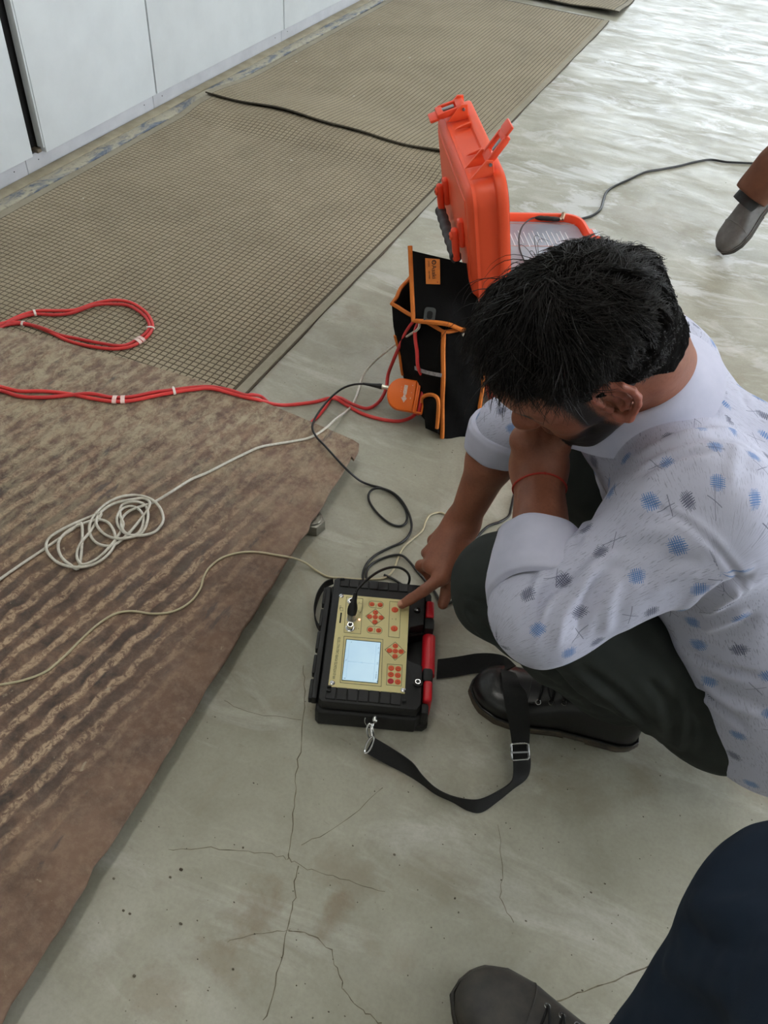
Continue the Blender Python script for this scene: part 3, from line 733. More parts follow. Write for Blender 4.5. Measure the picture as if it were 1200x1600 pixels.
obj('eyelet_hole', xf(loft([R3(ei, 0.0), R3(ei, .0006)]), ec, eX, eY, eN), mat('eyelet_void', S(10, 8, 8), .9), flap)
qd = P(724, 524, .274)
obj('press_stud', xf(lathe([(.004, 0), (.004, .002), (.002, .003)], 12), qd + fn * .008, eX, eY, eN), mat('pale_stud', S(196, 186, 170), .5), bag)

# ------------------------------------------------------------------ cables
def cable(name, label, cat, pts, r, m, per=7, n=8):
    p = spline([q if isinstance(q, np.ndarray) else P(*q) for q in pts], per)
    t = thing(name, label, cat, p[len(p) // 2])
    obj('sheath', tube(p, r, n), m, t, 60); return t, p
ax = unit(RC[0] + RC[1] * .17); view = unit(CAM - P(636, 617, .05)); nz = unit(view + np.array([0, 0, .25])); nz = unit(nz - ax * np.dot(nz, ax)); ay = np.cross(nz, ax)
cc = D(634, 617, 2.015)
CSL = [cc + ax * .038 - ay * .036, cc + ax * .038 + ay * .036]
ZM, ZPL, ZF = .0125, PZ + .0055, .0048
M['red_sheath'] = mat('red_pvc', S(224, 64, 60), .42, 0, S(212, 54, 54), 30)
M['red_sheath2'] = mat('red_pvc_dark', S(206, 54, 54), .42, 0, S(190, 46, 48), 30)
M['tie'] = mat('white_nylon', S(226, 214, 208), .5)
M['clear'] = mat('clear_label_sleeve', S(226, 180, 172), .2, 0, S(236, 214, 208), 90)
z1 = ZM + .001
upA = [(-90, 545, z1), (-40, 524, z1), (0, 508, z1), (30, 494, z1), (58, 486, z1), (90, 485.5, z1), (118, 484, z1), (148, 474, z1), (178, 469, z1), (205, 473, z1), (228, 488, z1), (238, 505, z1), (236, 518, z1), (224, 531, z1), (205, 541, z1), (184, 545, z1), (160, 544, z1), (130, 539, z1), (105, 532, z1), (80, 520, z1), (58, 511, z1), (36, 505, z1), (10, 504, z1), (-30, 514, z1 + .008), (-90, 534, ZPL), (-140, 560, ZPL), (-130, 585, ZPL), (-60, 590, ZPL),
       (0, 604, ZPL), (30, 611, ZPL), (65, 611, ZPL), (105, 615, ZPL), (140, 622, ZPL), (175, 627, ZPL), (205, 626, ZPL), (240, 619, ZPL), (272, 613, ZPL), (300, 609, ZPL), (330, 607, ZPL + .002), (362, 615, ZPL), (384, 621, ZPL), (404, 625, .050), (425, 631, .026), (442, 633, .010), (460, 632, ZF), (492, 628, ZF), (520, 622, ZF + .009), (540, 632, ZF), (565, 646, ZF), (595, 655, ZF), (622, 658, ZF), (641, 653, .010), (652, 644, .020), CSL[0], CSL[1], on_left(660, 572, .012), on_left(659, 548, .013), on_left(657, 528, .014), on_left(656, 514, .012), P(656, 500, .262)]
upB = [(-100, 540, z1), (-40, 520, z1 + .004), (0, 512, z1), (25, 499, z1), (55, 491, z1), (85, 492, z1), (112, 489, z1), (148, 477, z1 + .004), (176, 475, z1), (202, 478, z1), (224, 492, z1), (233, 506, z1), (231, 517, z1), (218, 528, z1), (200, 538, z1), (182, 540, z1 + .004), (150, 535, z1), (120, 529, z1), (92, 523, z1), (70, 514, z1 + .004), (48, 508, z1), (15, 507, z1), (-40, 524, z1 + .008), (-95, 540, ZPL), (-150, 565, ZPL), (-138, 596, ZPL), (-60, 598, ZPL),
       (0, 610, ZPL), (30, 619, ZPL), (65, 621, ZPL), (105, 618, ZPL), (140, 615, ZPL + .004), (175, 621, ZPL), (205, 620, ZPL), (240, 613, ZPL), (272, 609, ZPL), (300, 605.5, ZPL), (330, 604.5, ZPL), (360, 610, ZPL + .003), (382, 617, ZPL + .002), (396, 617, .050), (410, 621, .022), (430, 640, .010), (455, 662, ZF), (478, 664, ZF), (492, 655, ZF), (507, 638, ZF), (518, 622, ZF), (532, 622, ZF + .006), (552, 632, ZF + .009), (574, 638, ZF), (592, 628, .012), (603, 608, .030), on_left(614, 583, .014), on_left(622, 562, .014), on_left(631, 541, .014), on_left(642, 516, .012), P(648, 500, .262)]
M_c = [M['red_sheath'], M['red_sheath2']]
rc, pA_ = cable('red_cable', 'pair of red cables tied together, looped on the near mat and crossing the steel plate', 'cable', upA, .0045, M['red_sheath'])
pB_ = spline([q if isinstance(q, np.ndarray) else P(*q) for q in upB], 7); obj('sheath', tube(pB_, .0045, 8), M['red_sheath2'], rc, 60)
def near_t(p, px, py):
    c = (p - CAM) @ RC.T; e = (600 + FPX * c[:, 0] / c[:, 2] - px) ** 2 + (800 + FPX * c[:, 1] / c[:, 2] - py) ** 2; return int(np.argmin(e))
def tie_at(px, py, w=.006, m='tie', nm='cable_tie', two=True):
    i = near_t(pA_, px, py); j = near_t(pB_, px, py); a, b = pA_[i], pB_[j]
    t = unit(pA_[min(i + 1, len(pA_) - 1)] - pA_[max(i - 1, 0)]); s = (b - a); s = s - t * np.dot(s, t); d = np.linalg.norm(s); s = unit(s) if d > 1e-4 else unit(np.cross(t, cz))
    n_ = unit(np.cross(t, s)); c = (a + b) / 2; hw = min(d / 2, .011) + .0062; out = []
    for k in range(22):
        th = k / 22 * 2 * math.pi; out.append(c + s * hw * math.cos(th) + n_ * .0062 * math.sin(th))
    out = np.array(out); v = np.vstack([out - t * w / 2, out + t * w / 2]); f = [(k, (k + 1) % 22, 22 + (k + 1) % 22, 22 + k) for k in range(22)]
    g = thick((v, f), .0014)
    if nm == 'cable_tie': g = join(g, rbox(.005, .005, .004, .001, 1, c + s * hw * .9 + cz * .004))
    obj(nm, g, M[m], rc)
for q in [(56, 489), (36, 506), (236, 513), (271, 611)]: tie_at(*q)
for q in [(180, 624), (193, 624), (213, 532), (219, 528)]: tie_at(*q, w=.010, m='clear', nm='label_sleeve')
M['white_sheath'] = mat('clear_white_twin_flex', S(214, 208, 196), .3, 0, S(190, 184, 170), 160)
z = ZPL - .002
coil = [(297, 750), (262, 772), (240, 785), (218, 792), (200, 800), (190, 812), (191, 826), (200, 835), (213, 835), (222, 824), (224, 808), (217, 796), (203, 791), (190, 796), (183, 808), (185, 822), (197, 834), (218, 837), (240, 832), (252, 820), (255, 808), (249, 792), (236, 780), (214, 774), (190, 776), (168, 786), (150, 802), (140, 820), (142, 838), (154, 850), (172, 853), (187, 846), (206, 828), (222, 808), (231, 796), (234, 785), (224, 779), (203, 781), (178, 787), (158, 800), (150, 816), (160, 832), (178, 841), (202, 840), (222, 832), (230, 815), (231, 800), (225, 788),
        (208, 784), (190, 790), (188, 806), (193, 820), (184, 838), (168, 858), (150, 874), (130, 882), (121, 874), (121, 860), (128, 846), (140, 832), (149, 818), (158, 802), (140, 808), (116, 818), (92, 830), (76, 842), (72, 856), (78, 868), (92, 880), (115, 886), (140, 884), (160, 874), (174, 860), (180, 846), (178, 830), (168, 816), (152, 812), (130, 818), (108, 828), (94, 842), (91, 856), (96, 870), (108, 881), (124, 885)]
cz_ = [(-60, 948, z), (0, 905, z), (30, 884, z), (66, 860, z), (92, 842, z), (112, 828, z), (132, 816, z)]
zs = lambda i: z + .0035 * (1 + math.sin(i * 2.4)) 
wpts = [(655, 500, .262), (654, 513, .258), (640, 523, .22), (625, 533, .17), (605, 548, .11), (588, 562, .06), (574, 577, .025), (565, 592, ZF), (560, 608, ZF), (555, 624, ZF + .006), (548, 636, ZF), (538, 645, .010), (524, 655, .03), (510, 668, PZ + .003), (486, 683, z), (460, 689, z), (430, 694, z), (405, 699, z), (378, 711, z), (352, 724, z), (325, 738, z)] + [(x, y, zs(i)) for i, (x, y) in enumerate(coil)] + [(128, 820, z + .006)] + [cz_[k] for k in (5, 4, 3, 2, 1, 0)]
cable('white_cable', 'white twin-core cable coiled on the steel plate and running to the tool bag', 'cable', wpts, .0030, M['white_sheath'], 6)
M['cream'] = mat('cream_insulation', S(196, 184, 152), .4, 0, S(176, 164, 132), 60)
zc = PZ + .0025
cream = [(-40, 1078, zc), (0, 1070, zc), (36, 1063, zc), (72, 1049, zc), (100, 1026, zc), (124, 1002, zc), (150, 978, zc), (178, 960, zc), (205, 955, zc), (240, 959, zc), (272, 955, zc), (298, 940, zc), (313, 920, zc), (318, 902, zc), (328, 886, zc), (348, 871, zc), (378, 863, zc), (405, 863, zc), (430, 867, zc), (448, 870, zc + .001), (462, 873, .030), (478, 880, .012), (492, 890, .003), (512, 901, .003), (535, 903, .003), (560, 905, .003), (585, 905, .003), (603, 902, .003), (615, 890, .003), (622, 872, .003), (630, 856, .003), (645, 842, .003), (660, 829, .003), (665, 815, .003), (673, 804, .003), (690, 801, .003), (704, 811, .003), (722, 826, .003), (745, 838, .003)]
cable('cream_wire', 'thin cream wire crossing the steel plate and passing behind the black tester', 'wire', cream, .0022, M['cream'], 6)
zb = .0035
TZ = .0745
lead = [(588, 602.5, .052), (570, 600, .050), (552, 601, .050), (535, 607, .052), (518, 620, .056), (503, 637, .060), (492, 654, .062), (488, 668, .060), (494, 682, .056), (508, 697, .052), (526, 717, .052), (540, 732, .050), (552, 743, .034), (564, 752, .015), (579, 758, .005), (598, 763, zb), (617, 774, zb), (631, 791, zb), (636, 806, zb), (633, 818, zb), (622, 822, zb), (606, 816, zb), (588, 800, zb), (577, 783, zb), (577, 770, zb), (587, 763, zb + .006), (604, 765, zb + .006), (622, 776, zb + .005), (636, 796, zb + .005), (643, 818, zb), (640, 834, zb), (628, 847, zb), (606, 857, zb), (586, 868, zb), (573, 881, zb), (567, 896, zb), (568, 908, zb), (574, 910, zb), (572, 898, zb), (577, 885, zb), (592, 875, zb), (612, 868, zb), (628, 868, zb + .003), (640, 878, zb + .002), (652, 893, zb), (664, 907, zb), (680, 926, zb), (690, 944, zb), (703, 942, zb), (720, 930, zb), (745, 915, zb), (770, 905, zb)]
M['black_lead'] = mat('black_lead', S(14, 14, 15), .4)
ld, lp = cable('black_test_lead', 'thin black test lead looping over the floor from the orange clamp to behind the tester', 'cable', lead, .0027, M['black_lead'], 6)
obj('strain_relief', tube(np.linspace(P(567, 599.5, .050), P(597, 604, .053), 9), np.array([.0030, .0034, .0038, .0042, .0048, .0054, .006, .0072, .0072]), 12), M['black'], ld)
obj('bnc_plug', tube(np.linspace(P(596.5, 604, .053), P(607, 606, .054), 5), np.array([.0062, .0066, .005, .0058, .0052]), 14), mat('nickel', S(226, 220, 204), .28, .9), ld)
cord = [(880, 352, ZF), (905, 343, ZF), (925, 337, ZF), (938, 327, ZF), (943, 312, ZF), (948, 300, ZF), (960, 291, ZF), (982, 281, ZF), (1008, 269, ZF), (1036, 264, ZF), (1062, 259, ZF), (1086, 253, ZF), (1110, 249.5, ZF), (1135, 253, ZF), (1165, 254.5, ZF), (1205, 257, ZF), (1290, 264, ZF), (1400, 270, ZF)]
cable('power_cord', 'black power cord snaking over the floor from the orange case to the right', 'cord', cord, .0044, M['black_lead'])
cable('cable_loop', 'loop of thick black cable on the floor right of the crouching man\'s hair', 'cable', [(900, 440, ZF), (935, 425, ZF), (965, 413, ZF), (992, 406, ZF), (1012, 403, ZF), (1025, 406, ZF), (1024, 411, ZF), (1008, 414, ZF), (985, 413, ZF), (960, 420, ZF), (920, 450, ZF)], .0050, M['black_lead'])
bc, _ = cable('black_floor_cable', 'black cable with a grey tie ring on the floor behind the man\'s forearms', 'cable', [(700, 880, zb), (735, 850, zb), (760, 824, zb), (782, 815, zb), (795, 806, zb), (799, 792, zb), (803, 775, zb), (812, 755, zb)], .003, M['black_lead'])
p2_ = spline([P(*q) for q in [(720, 872, zb), (752, 851, zb), (778, 843, zb), (800, 834, zb), (850, 830, zb), (884, 823, zb), (897, 812, zb), (906, 796, zb), (925, 770, zb)]], 6)
obj('sheath', tube(p2_, .003, 8), M['black_lead'], bc, 60)
rq = P(788, 829, .016)
obj('tie_ring', thick(grid(lambda u, v: rq + RC[0] * (.0135 * math.cos(v * 6.283)) + unit(np.array([0, .3, 1.0])) * (.0155 * math.sin(v * 6.283)) + np.array([.25, .95, 0]) * (.010 * (u - .5)), 2, 20, True), .003), mat('grey_tie', S(126, 126, 124), .7), bc)

# ------------------------------------------------------------------ orange clamp sensor
M['clamp'] = mat('orange_sensor_plastic', S(248, 116, 12), .4, 0, S(242, 108, 10), 4)
clampx = lambda g: xf(g, cc, ax, ay, nz)
cl = thing('clamp_sensor', 'small orange clamp-on current sensor hanging on the red cables beside the bag', 'sensor', cc)
dpoly = [(.018, .038), (.018, -.040)] + [(-.012 + .034 * math.cos(t) * 1.0, -.001 + .039 * math.sin(t)) for t in np.linspace(-math.pi / 2, -3 * math.pi / 2, 22)]
dpoly[0], dpoly[1] = (.022, .038), (.022, -.040)
obj('sensor_body', clampx(prism(dpoly, -.014, .010, .003, 3)), M['clamp'], cl)
obj('hinge_strip', clampx(rbox(.006, .079, .022, .002, 2, (.0255, -.001, -.002))), M['clamp'], cl)
fr = [rbox(.004, .080, .024, .0015, 2, (.0305, -.001, -.002)), rbox(.004, .080, .024, .0015, 2, (.0455, -.001, -.002)), rbox(.016, .004, .024, .0015, 2, (.038, .037, -.002)), rbox(.016, .004, .024, .0015, 2, (.038, -.039, -.002)), rbox(.014, .074, .003, .001, 1, (.038, -.001, -.0125))]
obj('jaw_frame', clampx(join(*fr)), M['clamp'], cl)
obj('jaw_lining', clampx(rbox(.0105, .072, .001, 0, 1, (.038, -.001, -.0100))), mat('red_lining', S(150, 20, 16), .6), cl)
arrow = [(-.005, .026), (.006, .026), (.006, .000), (.003, -.004), (.006, -.010), (.010, -.011), (0.001, -.025), (-.010, -.011), (-.005, -.010), (-.003, -.002), (-.006, .006)]
arrow = [(x * .75, y * .85) for x, y in arrow]
obj('arrow_mark', clampx(prism([(x - .003, y) for x, y in arrow], .0100, .0104)), mat('worn_white_print', S(236, 214, 204), .6, 0, S(220, 170, 140), 260), cl, 0)
M['pale_print'] = mat('pale_print', S(244, 196, 160), .6)
for a, b, x, y in [(.002, .002, .013, .024), (.0012, .002, .013, .006), (.0018, .004, .0125, -.008), (.0012, .0016, -.013, .010), (.0012, .0016, -.0135, .005), (.0012, .0016, -.013, .016)]: obj('print_mark', clampx(rbox(a, b, .0003, 0, 1, (x, y, .0102))), M['pale_print'], cl, 0)

# ------------------------------------------------------------------ cable fault tester
ta = math.radians(21.0); tu = np.array([math.cos(ta), math.sin(ta), 0]); tw = np.array([-math.sin(ta), math.cos(ta), 0]); TO = np.array([-.341, .664, 0])
tx = lambda g: xf(g, TO, tu, tw, cz)
def T(px, py, z=TZ):
    q = P(px, py, z) - TO; return np.array([np.dot(q, tu), np.dot(q, tw)])
M['case_black'] = mat('black_abs', S(20, 20, 21), .6, 0, S(15, 15, 16), 12, 600, .2, .0004)
M['cream_panel'] = mat('cream_panel_plate', S(228, 215, 156), .45, 0, S(222, 208, 148), 6)
M['red_handle'] = mat('red_handle_plastic', S(214, 26, 40), .38, 0, S(204, 22, 36), 10)
M['btn'] = mat('orange_button', S(226, 84, 34), .45); M['btn_halo'] = mat('button_halo', S(240, 170, 120), .5); M['btn_red'] = mat('crimson_button', S(190, 24, 44), .45)
M['print'] = mat('dark_panel_print', S(62, 54, 32), .6); M['btn_ink'] = mat('button_legend', S(130, 34, 20), .6)
ts = thing('cable_fault_tester', 'black portable cable fault tester with a cream panel, lit screen and red handle', 'tester', TO + tu * .1 + tw * .14)
TW, TLn = .188, .287
notch = [(TW, .095), (.158, .104), (.154, .112), (.154, .168), (.158, .178), (TW, .188)]
def body_poly(i):
    return [(i, i + .006), (i + .006, i), (TW - .012, i), (TW - i, i + .012)] + [(x - (i if x > .18 else 0), y) for x, y in notch] + [(TW - i, TLn - i - .012), (TW - .012, TLn - i), (i + .006, TLn - i), (i, TLn - i - .006)]
obj('lower_shell', tx(prism(body_poly(0), .0, .044, .005, 3)), M['case_black'], ts)
obj('upper_frame', tx(prism(body_poly(.005), .047, .0715, .0025, 2)), M['case_black'], ts)
obj('lower_tray', tx(prism([(0.004, .010), (.010, .003), (.192, .003), (.200, .010), (.200, .277), (.192, .284), (.010, .284), (.004, .277)], 0, .020, .004, 2)), M['case_black'], ts)
obj('seal', tx(prism(body_poly(.008), .0438, .0472)), M['dark_gap'], ts)
pq = [T(529, 927.5), T(639, 938), T(634, 1083.5), T(514.5, 1072)]
pa0, pa1 = np.mean([pq[0][0], pq[3][0]]), np.mean([pq[1][0], pq[2][0]]); pb0, pb1 = np.mean([pq[2][1], pq[3][1]]), np.mean([pq[0][1], pq[1][1]])
pan = obj('control_panel', tx(box2(np.array([pa0, pb0, .0700]), np.array([pa1, pb1, .0742]), .0009)), M['cream_panel'], ts)
PT = .0742
def ln(pts, w=.0007, closed=True, z=PT, m='print', nm='panel_print', parent=None):
    p = np.array([T(*q) for q in pts]); p = np.vstack([p, p[:1]]) if closed else p; gs = []
    for a, b in zip(p[:-1], p[1:]):
        d = b - a; L = np.linalg.norm(d); d = d / L; e = np.array([-d[1], d[0]]); c = (a + b) / 2
        gs.append(xf(rbox(L + w, w, .00024, 0, 1), (c[0], c[1], z + .0001), (d[0], d[1], 0), (e[0], e[1], 0), (0, 0, 1)))
    return join(*gs)
def stad(p, q, ry, n=10):
    p, q = np.array(p, float), np.array(q, float); d = unit(q - p); e = np.array([-d[1], d[0]]); o = []
    for k in range(n + 1): t = -math.pi / 2 + math.pi * k / n; o.append(q + d * ry * math.cos(t) + e * ry * math.sin(t))
    for k in range(n + 1): t = math.pi / 2 + math.pi * k / n; o.append(p + d * ry * math.cos(t) + e * ry * math.sin(t))
    return [tuple(x) for x in o]
lines = [ln([(541.5, 932.5), (567, 935.5), (563.5, 990.5), (537.5, 988)]), ln([(609, 939.5), (626.5, 941), (624, 996.5), (607, 994.5)]),
         ln([(586.7, 951.5), (571.5, 962.5), (585, 977), (601, 965.5)]), ln([(617.6, 1003), (601.5, 1015), (617.2, 1031.5), (633.4, 1018.6)]),
         ln([(605.2, 1037.5), (628.5, 1039), (627.2, 1072), (603.8, 1070)]), ln([(537.6, 994), (598.3, 999), (595.6, 1072.5), (531.4, 1066.4)], .0008),
         ln(stad((581, 944), (594, 945.2), 5.2), .0006), ln(stad((578.5, 983.7), (591.8, 985), 5.4), .0006)]
obj('panel_outlines', tx(join(*lines)), M['print'], pan, 0)
tt0, tt1 = T(521.6, 1061), T(530.5, 995.5); td = unit(np.array([*(tt1 - tt0), 0]))
lab = text_geo('HFR-20 INTEGRATED POWER CABLE FAULT TESTER', .0070, (0, 0, 0), (1, 0, 0), (0, 1, 0), (0, 0, 1))
k = np.linalg.norm(tt1 - tt0) / np.ptp(lab[0][:, 0]); lab = (lab[0] * [k, 1, 1], lab[1])
tY_ = np.array([-td[1], td[0], 0])
small = [xf(lab, (tt0[0], tt0[1], PT), td, tY_, (0, 0, 1))]
for s, x, y, h in [('TEST', 531.5, 952, .0045), ('CH1', 561, 944, .003), ('CH2', 560, 957, .003), ('DC', 557, 969, .003), ('OUT', 556, 984, .003), ('GAIN', 587.5, 949, .003), ('RANGE', 585, 988, .003), ('ON', 618.5, 969, .003)]:
    q = T(x, y); small.append(text_geo(s, h, (q[0], q[1], PT), td, tY_, (0, 0, 1)))
small.append(ln([(531.5, 954), (536, 954.3), (535.6, 949.5), (531.2, 949.2)], .0005))
for x, y in [(613, 967), (564, 943), (562.5, 956.5), (560, 982)]:
    q = T(x, y); small.append(rbox(.0012, .0012, .0002, 0, 1, (q[0], q[1], PT + .0001)))
for g_ in small: obj('panel_lettering', tx(g_), M['print'], pan, 0)
sl = [T(533, 956.5), T(531.5, 974)]; c = (sl[0] + sl[1]) / 2
obj('card_slot', tx(rbox(.0028, .024, .0004, 0, 1, (c[0], c[1], PT + .0001))), M['dark_gap'], pan, 0)
# screen with its raised surround
sq = [T(540.5, 999), T(593.6, 1004), T(591, 1067.6), T(535.5, 1062.3)]
sa0, sa1 = np.mean([sq[0][0], sq[3][0]]), np.mean([sq[1][0], sq[2][0]]); sb0, sb1 = np.mean([sq[2][1], sq[3][1]]), np.mean([sq[0][1], sq[1][1]])
rec = [box2(np.array([sa0 - .001, sb1 - .0002, PT - .001]), np.array([sa1 + .001, sb1 + .001, PT + .0006]), 0), box2(np.array([sa1 - .0002, sb0 - .001, PT - .001]), np.array([sa1 + .001, sb1 + .001, PT + .0006]), 0),
       box2(np.array([sa0 - .001, sb0 - .001, PT - .001]), np.array([sa0 + .0002, sb1 + .001, PT + .0006]), 0), box2(np.array([sa0 - .001, sb0 - .001, PT - .001]), np.array([sa1 + .001, sb0 + .0002, PT + .0006]), 0)]
def screen_mat():
    t = NT('lit_lcd'); v = t.coord('Object')
    col = t.mix(t.ramp(t.noise(v, 14, 2), [(.35, 0.), (.65, 1.)]), S(176, 214, 236), S(188, 224, 240))
    t.out(S(20, 24, 28), .25); t.set(t.b.inputs['Emission Color'], col); t.b.inputs['Emission Strength'].default_value = .92; return t.m
scr = obj('screen', tx(box2(np.array([sa0, sb0, PT - .0005]), np.array([sa1, sb1, PT + .0003]), 0)), screen_mat(), ts, 0)
obj('screen_bezel', tx(join(*rec)), mat('dark_bezel', S(52, 70, 66), .5), scr, 0)
sp_ = lambda x, y: (sa0 + (sa1 - sa0) * x, sb0 + (sb1 - sb0) * y)
def sline(x0, y0, x1, y1, w): a, b = sp_(x0, y0), sp_(x1, y1); return rbox(max(abs(b[0] - a[0]), w), max(abs(b[1] - a[1]), w), .0001, 0, 1, ((a[0] + b[0]) / 2, (a[1] + b[1]) / 2, PT + .00040))
M['lcd_line'] = emit('lcd_line', S(134, 168, 196), .8); M['lcd_dark'] = emit('lcd_dark', S(70, 96, 120), .7)
obj('screen_graphics', tx(join(sline(.10, .06, .10, .90, .0004), sline(.88, .04, .88, .94, .0004), sline(.10, .455, .90, .455, .0004), sline(.49, .44, .49, .47, .0006))), M['lcd_line'], scr, 0)
gg = [text_geo(s, h, (*sp_(x, y), PT + .0004), td, tY_, (0, 0, 1)) for s, x, y, h in [('0.00', .955, .44, .003), ('RANGE 1.0', .945, .10, .003), ('10.0', .965, .70, .003), ('25', .955, .84, .003), ('A', .15, .93, .003), ('TDR', .055, .45, .0025)]]
gg.append(sline(.04, .045, .10, .045, .0008)); gg.append(sline(.985, .02, .985, .055, .001))
obj('screen_text', tx(join(*gg)), M['lcd_dark'], scr, 0)
# buttons
bt = [(581, 944, 0), (594, 945, 0), (586.7, 957, 0), (577.5, 963.3, 0), (586.3, 964, 0), (595.3, 965, 0), (585.8, 971.7, 0), (578.5, 983.7, 0), (591.8, 985, 0), (617, 952.7, 1), (616, 982, 1),
      (617.8, 1009.2, 0), (608.6, 1016.4, 0), (617.6, 1017.2, 0), (626.6, 1018, 0), (617.2, 1025.4, 0), (611.3, 1044, 2), (622.2, 1045, 2), (610.8, 1054, 2), (621.6, 1055.2, 2), (610.4, 1064.2, 3), (621.5, 1065.5, 2)]
halo = []; legs = ['F1', 'F2', 'A', '<', 'OK', '>', 'V', 'DLY', 'AMP', 'RUN', 'STOP', 'U', 'L', 'K', 'R', 'J', '1', '2', '3', '7', 'O', '0']
for i, (x, y, k) in enumerate(bt):
    q = T(x, y); r = {0: .0047, 1: .0061, 2: .0051, 3: .0053}[k]
    g = xf(lathe([(r, 0), (r, .0006), (r * .86, .0011), (r * .3, .0012)], 20), (q[0], q[1], PT + .0001))
    b = obj('button', tx(g), M['btn_red'] if k == 3 else M['btn'], ts, 60)
    obj('button_halo', tx(xf(lathe([(r * 1.16, 0), (r * 1.16, .0002)], 20), (q[0], q[1], PT))), M['btn_halo'], b, 0)
    s = legs[i]; obj('button_legend', tx(text_geo(s, r * (1.1 if len(s) < 2 else .62 if len(s) > 2 else .85), (q[0] + r * .05, q[1] - r * .3 * len(s), PT + .00135), td, tY_, (0, 0, 1))), M['btn_ink'], b, 0)
for x, y in [(533.5, 931.2), (519.2, 1067), (630, 1078.4), (634.3, 942.2)]:
    q = T(x, y); s = obj('screw', tx(xf(lathe([(.0046, 0), (.0046, .0008), (.0036, .0016), (.001, .0018)], 18), (q[0], q[1], PT))), M['steel'], ts)
    obj('screw_slot', tx(join(rbox(.0055, .0009, .0003, 0, 1, (q[0], q[1], PT + .0019)), rbox(.0009, .0055, .0003, 0, 1, (q[0], q[1], PT + .0019)))), M['steel_dull'], s, 0)
# sockets
def socket(x, y, h, nm):
    q = T(x, y); g = join(xf(lathe([(.0085, 0), (.0085, .0012), (.0074, .0018), (.0062, .0018)], 24), (q[0], q[1], PT)), xf(lathe([(.0056, 0), (.0056, h), (.0044, h)], 20), (q[0], q[1], PT)))
    s = obj('socket', tx(g), M['steel'], ts); obj('socket_bore', tx(xf(lathe([(.0040, 0), (.0040, .0004)], 16), (q[0], q[1], PT + h))), M['black_matte'], s); return q
socket(549.5, 939.5, .003, 0); q2 = socket(548.6, 968, .008, 0); socket(547, 981.5, .012, 0)
q = T(561.3, 968); obj('status_led', tx(xf(lathe([(.0017, 0), (.0017, .0012), (.0008, .002)], 12), (q[0], q[1], PT))), emit('red_led', (1, .42, .30, 1), 3.2), pan)
# rows of moulded blocks at the near and far ends
def rib_row(b0, b1, a0, a1, n):
    e = np.linspace(a0, a1, n + 1)
    for i in range(n):
        obj('moulded_block', tx(box2(np.array([e[i] + .0006, b0, .0705]), np.array([e[i + 1] - .0006, b1, .0738]), .0009, 1)), M['case_black'], ts)
rib_row(.010, .034, .016, .148, 7); rib_row(.260, .280, .016, .150, 7)
for a, b in [(.018, .024), (.018, .033), (.150, .018), (.018, .276)]:
    obj('moulded_tab', tx(rbox(.008, .004, .004, .001, 1, (a + .003, b, .0752))), M['case_black'], ts)
# hinge rail down the left side
obj('hinge_rail', tx(join(rbox(.010, .25, .020, .002, 2, (-.0042, .142, .050)), *[rbox(.006, .040, .016, .002, 2, (-.0108, .035 + k * .052, .053)) for k in range(5)])), M['case_black'], ts)
q = T(652.5, 1067, .072); lk = obj('lock', tx(xf(lathe([(.0085, 0), (.0085, .003), (.0055, .003), (.0055, .0045)], 20), (q[0], q[1], .0712))), M['case_black'], ts)
obj('lock_barrel', tx(xf(ring(.0042, .0010, 18, 6), (q[0], q[1], .0760))), M['steel'], lk)
q = T(652, 954, .072); obj('case_screw', tx(xf(lathe([(.0065, 0), (.0065, .002), (.003, .0026)], 18), (q[0], q[1], .0712))), M['black_gloss'], ts)
# red handle along the right side with black collars
hx, hz = TW + .0085, .036
hp_ = lambda b0, b1, n: np.stack([np.full(n, hx), np.linspace(b0, b1, n), np.full(n, hz)], -1)
hd = obj('handle', tx(tube(hp_(.098, .184, 10), .0125, 18)), M['red_handle'], ts)
for b0, b1 in ((.030, .072), (.212, .252)): obj('handle_end', tx(join(rbox(.016, b1 - b0, .056, .005, 3, (TW + .007, (b0 + b1) / 2, .036)))), M['red_handle'], ts)
for b0, b1 in ((.070, .098), (.184, .212)): obj('handle_collar', tx(rbox(.019, b1 - b0, .058, .005, 2, (TW + .006, (b0 + b1) / 2, .035))), M['case_black'], ts)
for b in (.018, .264): obj('corner_bumper', tx(rbox(.014, .022, .050, .005, 2, (TW + .003, b, .033))), M['case_black'], ts)
# plugged-in connector standing on the panel, its lead bending down behind the tester
pl = thing('connector_plug', 'black plug standing in the tester\'s upper left socket with its lead bent over the back', 'plug', tx((np.array([[q2[0], q2[1], PT]]), []))[0][0])
b0 = tx((np.array([[q2[0], q2[1], PT + .002], [q2[0], q2[1], PT + .020]]), []))[0]
top = P(556, 926, .125)
obj('bnc_collar', tube([b0[0], b0[1]], .0074, 16), M['steel_dull'], pl)
pp = np.linspace(b0[1] - cz * .004, top, 10)
obj('plug_body', tube(pp, np.array([.0082, .0092, .0094, .0090, .0078, .0060, .0050, .0046, .0042, .0036]), 14), M['black'], pl)
obj('lead', tube(spline([top, P(560, 919, .128), P(572, 907, .125), P(590, 894, .112), P(608, 887, .095), P(624, 887, .075), P(636, 894, .050), P(640, 905, .025), P(634, 916, .006), P(615, 905, .004), P(600, 898, .004)], 6), .0027, 8), M['black_lead'], pl, 60)
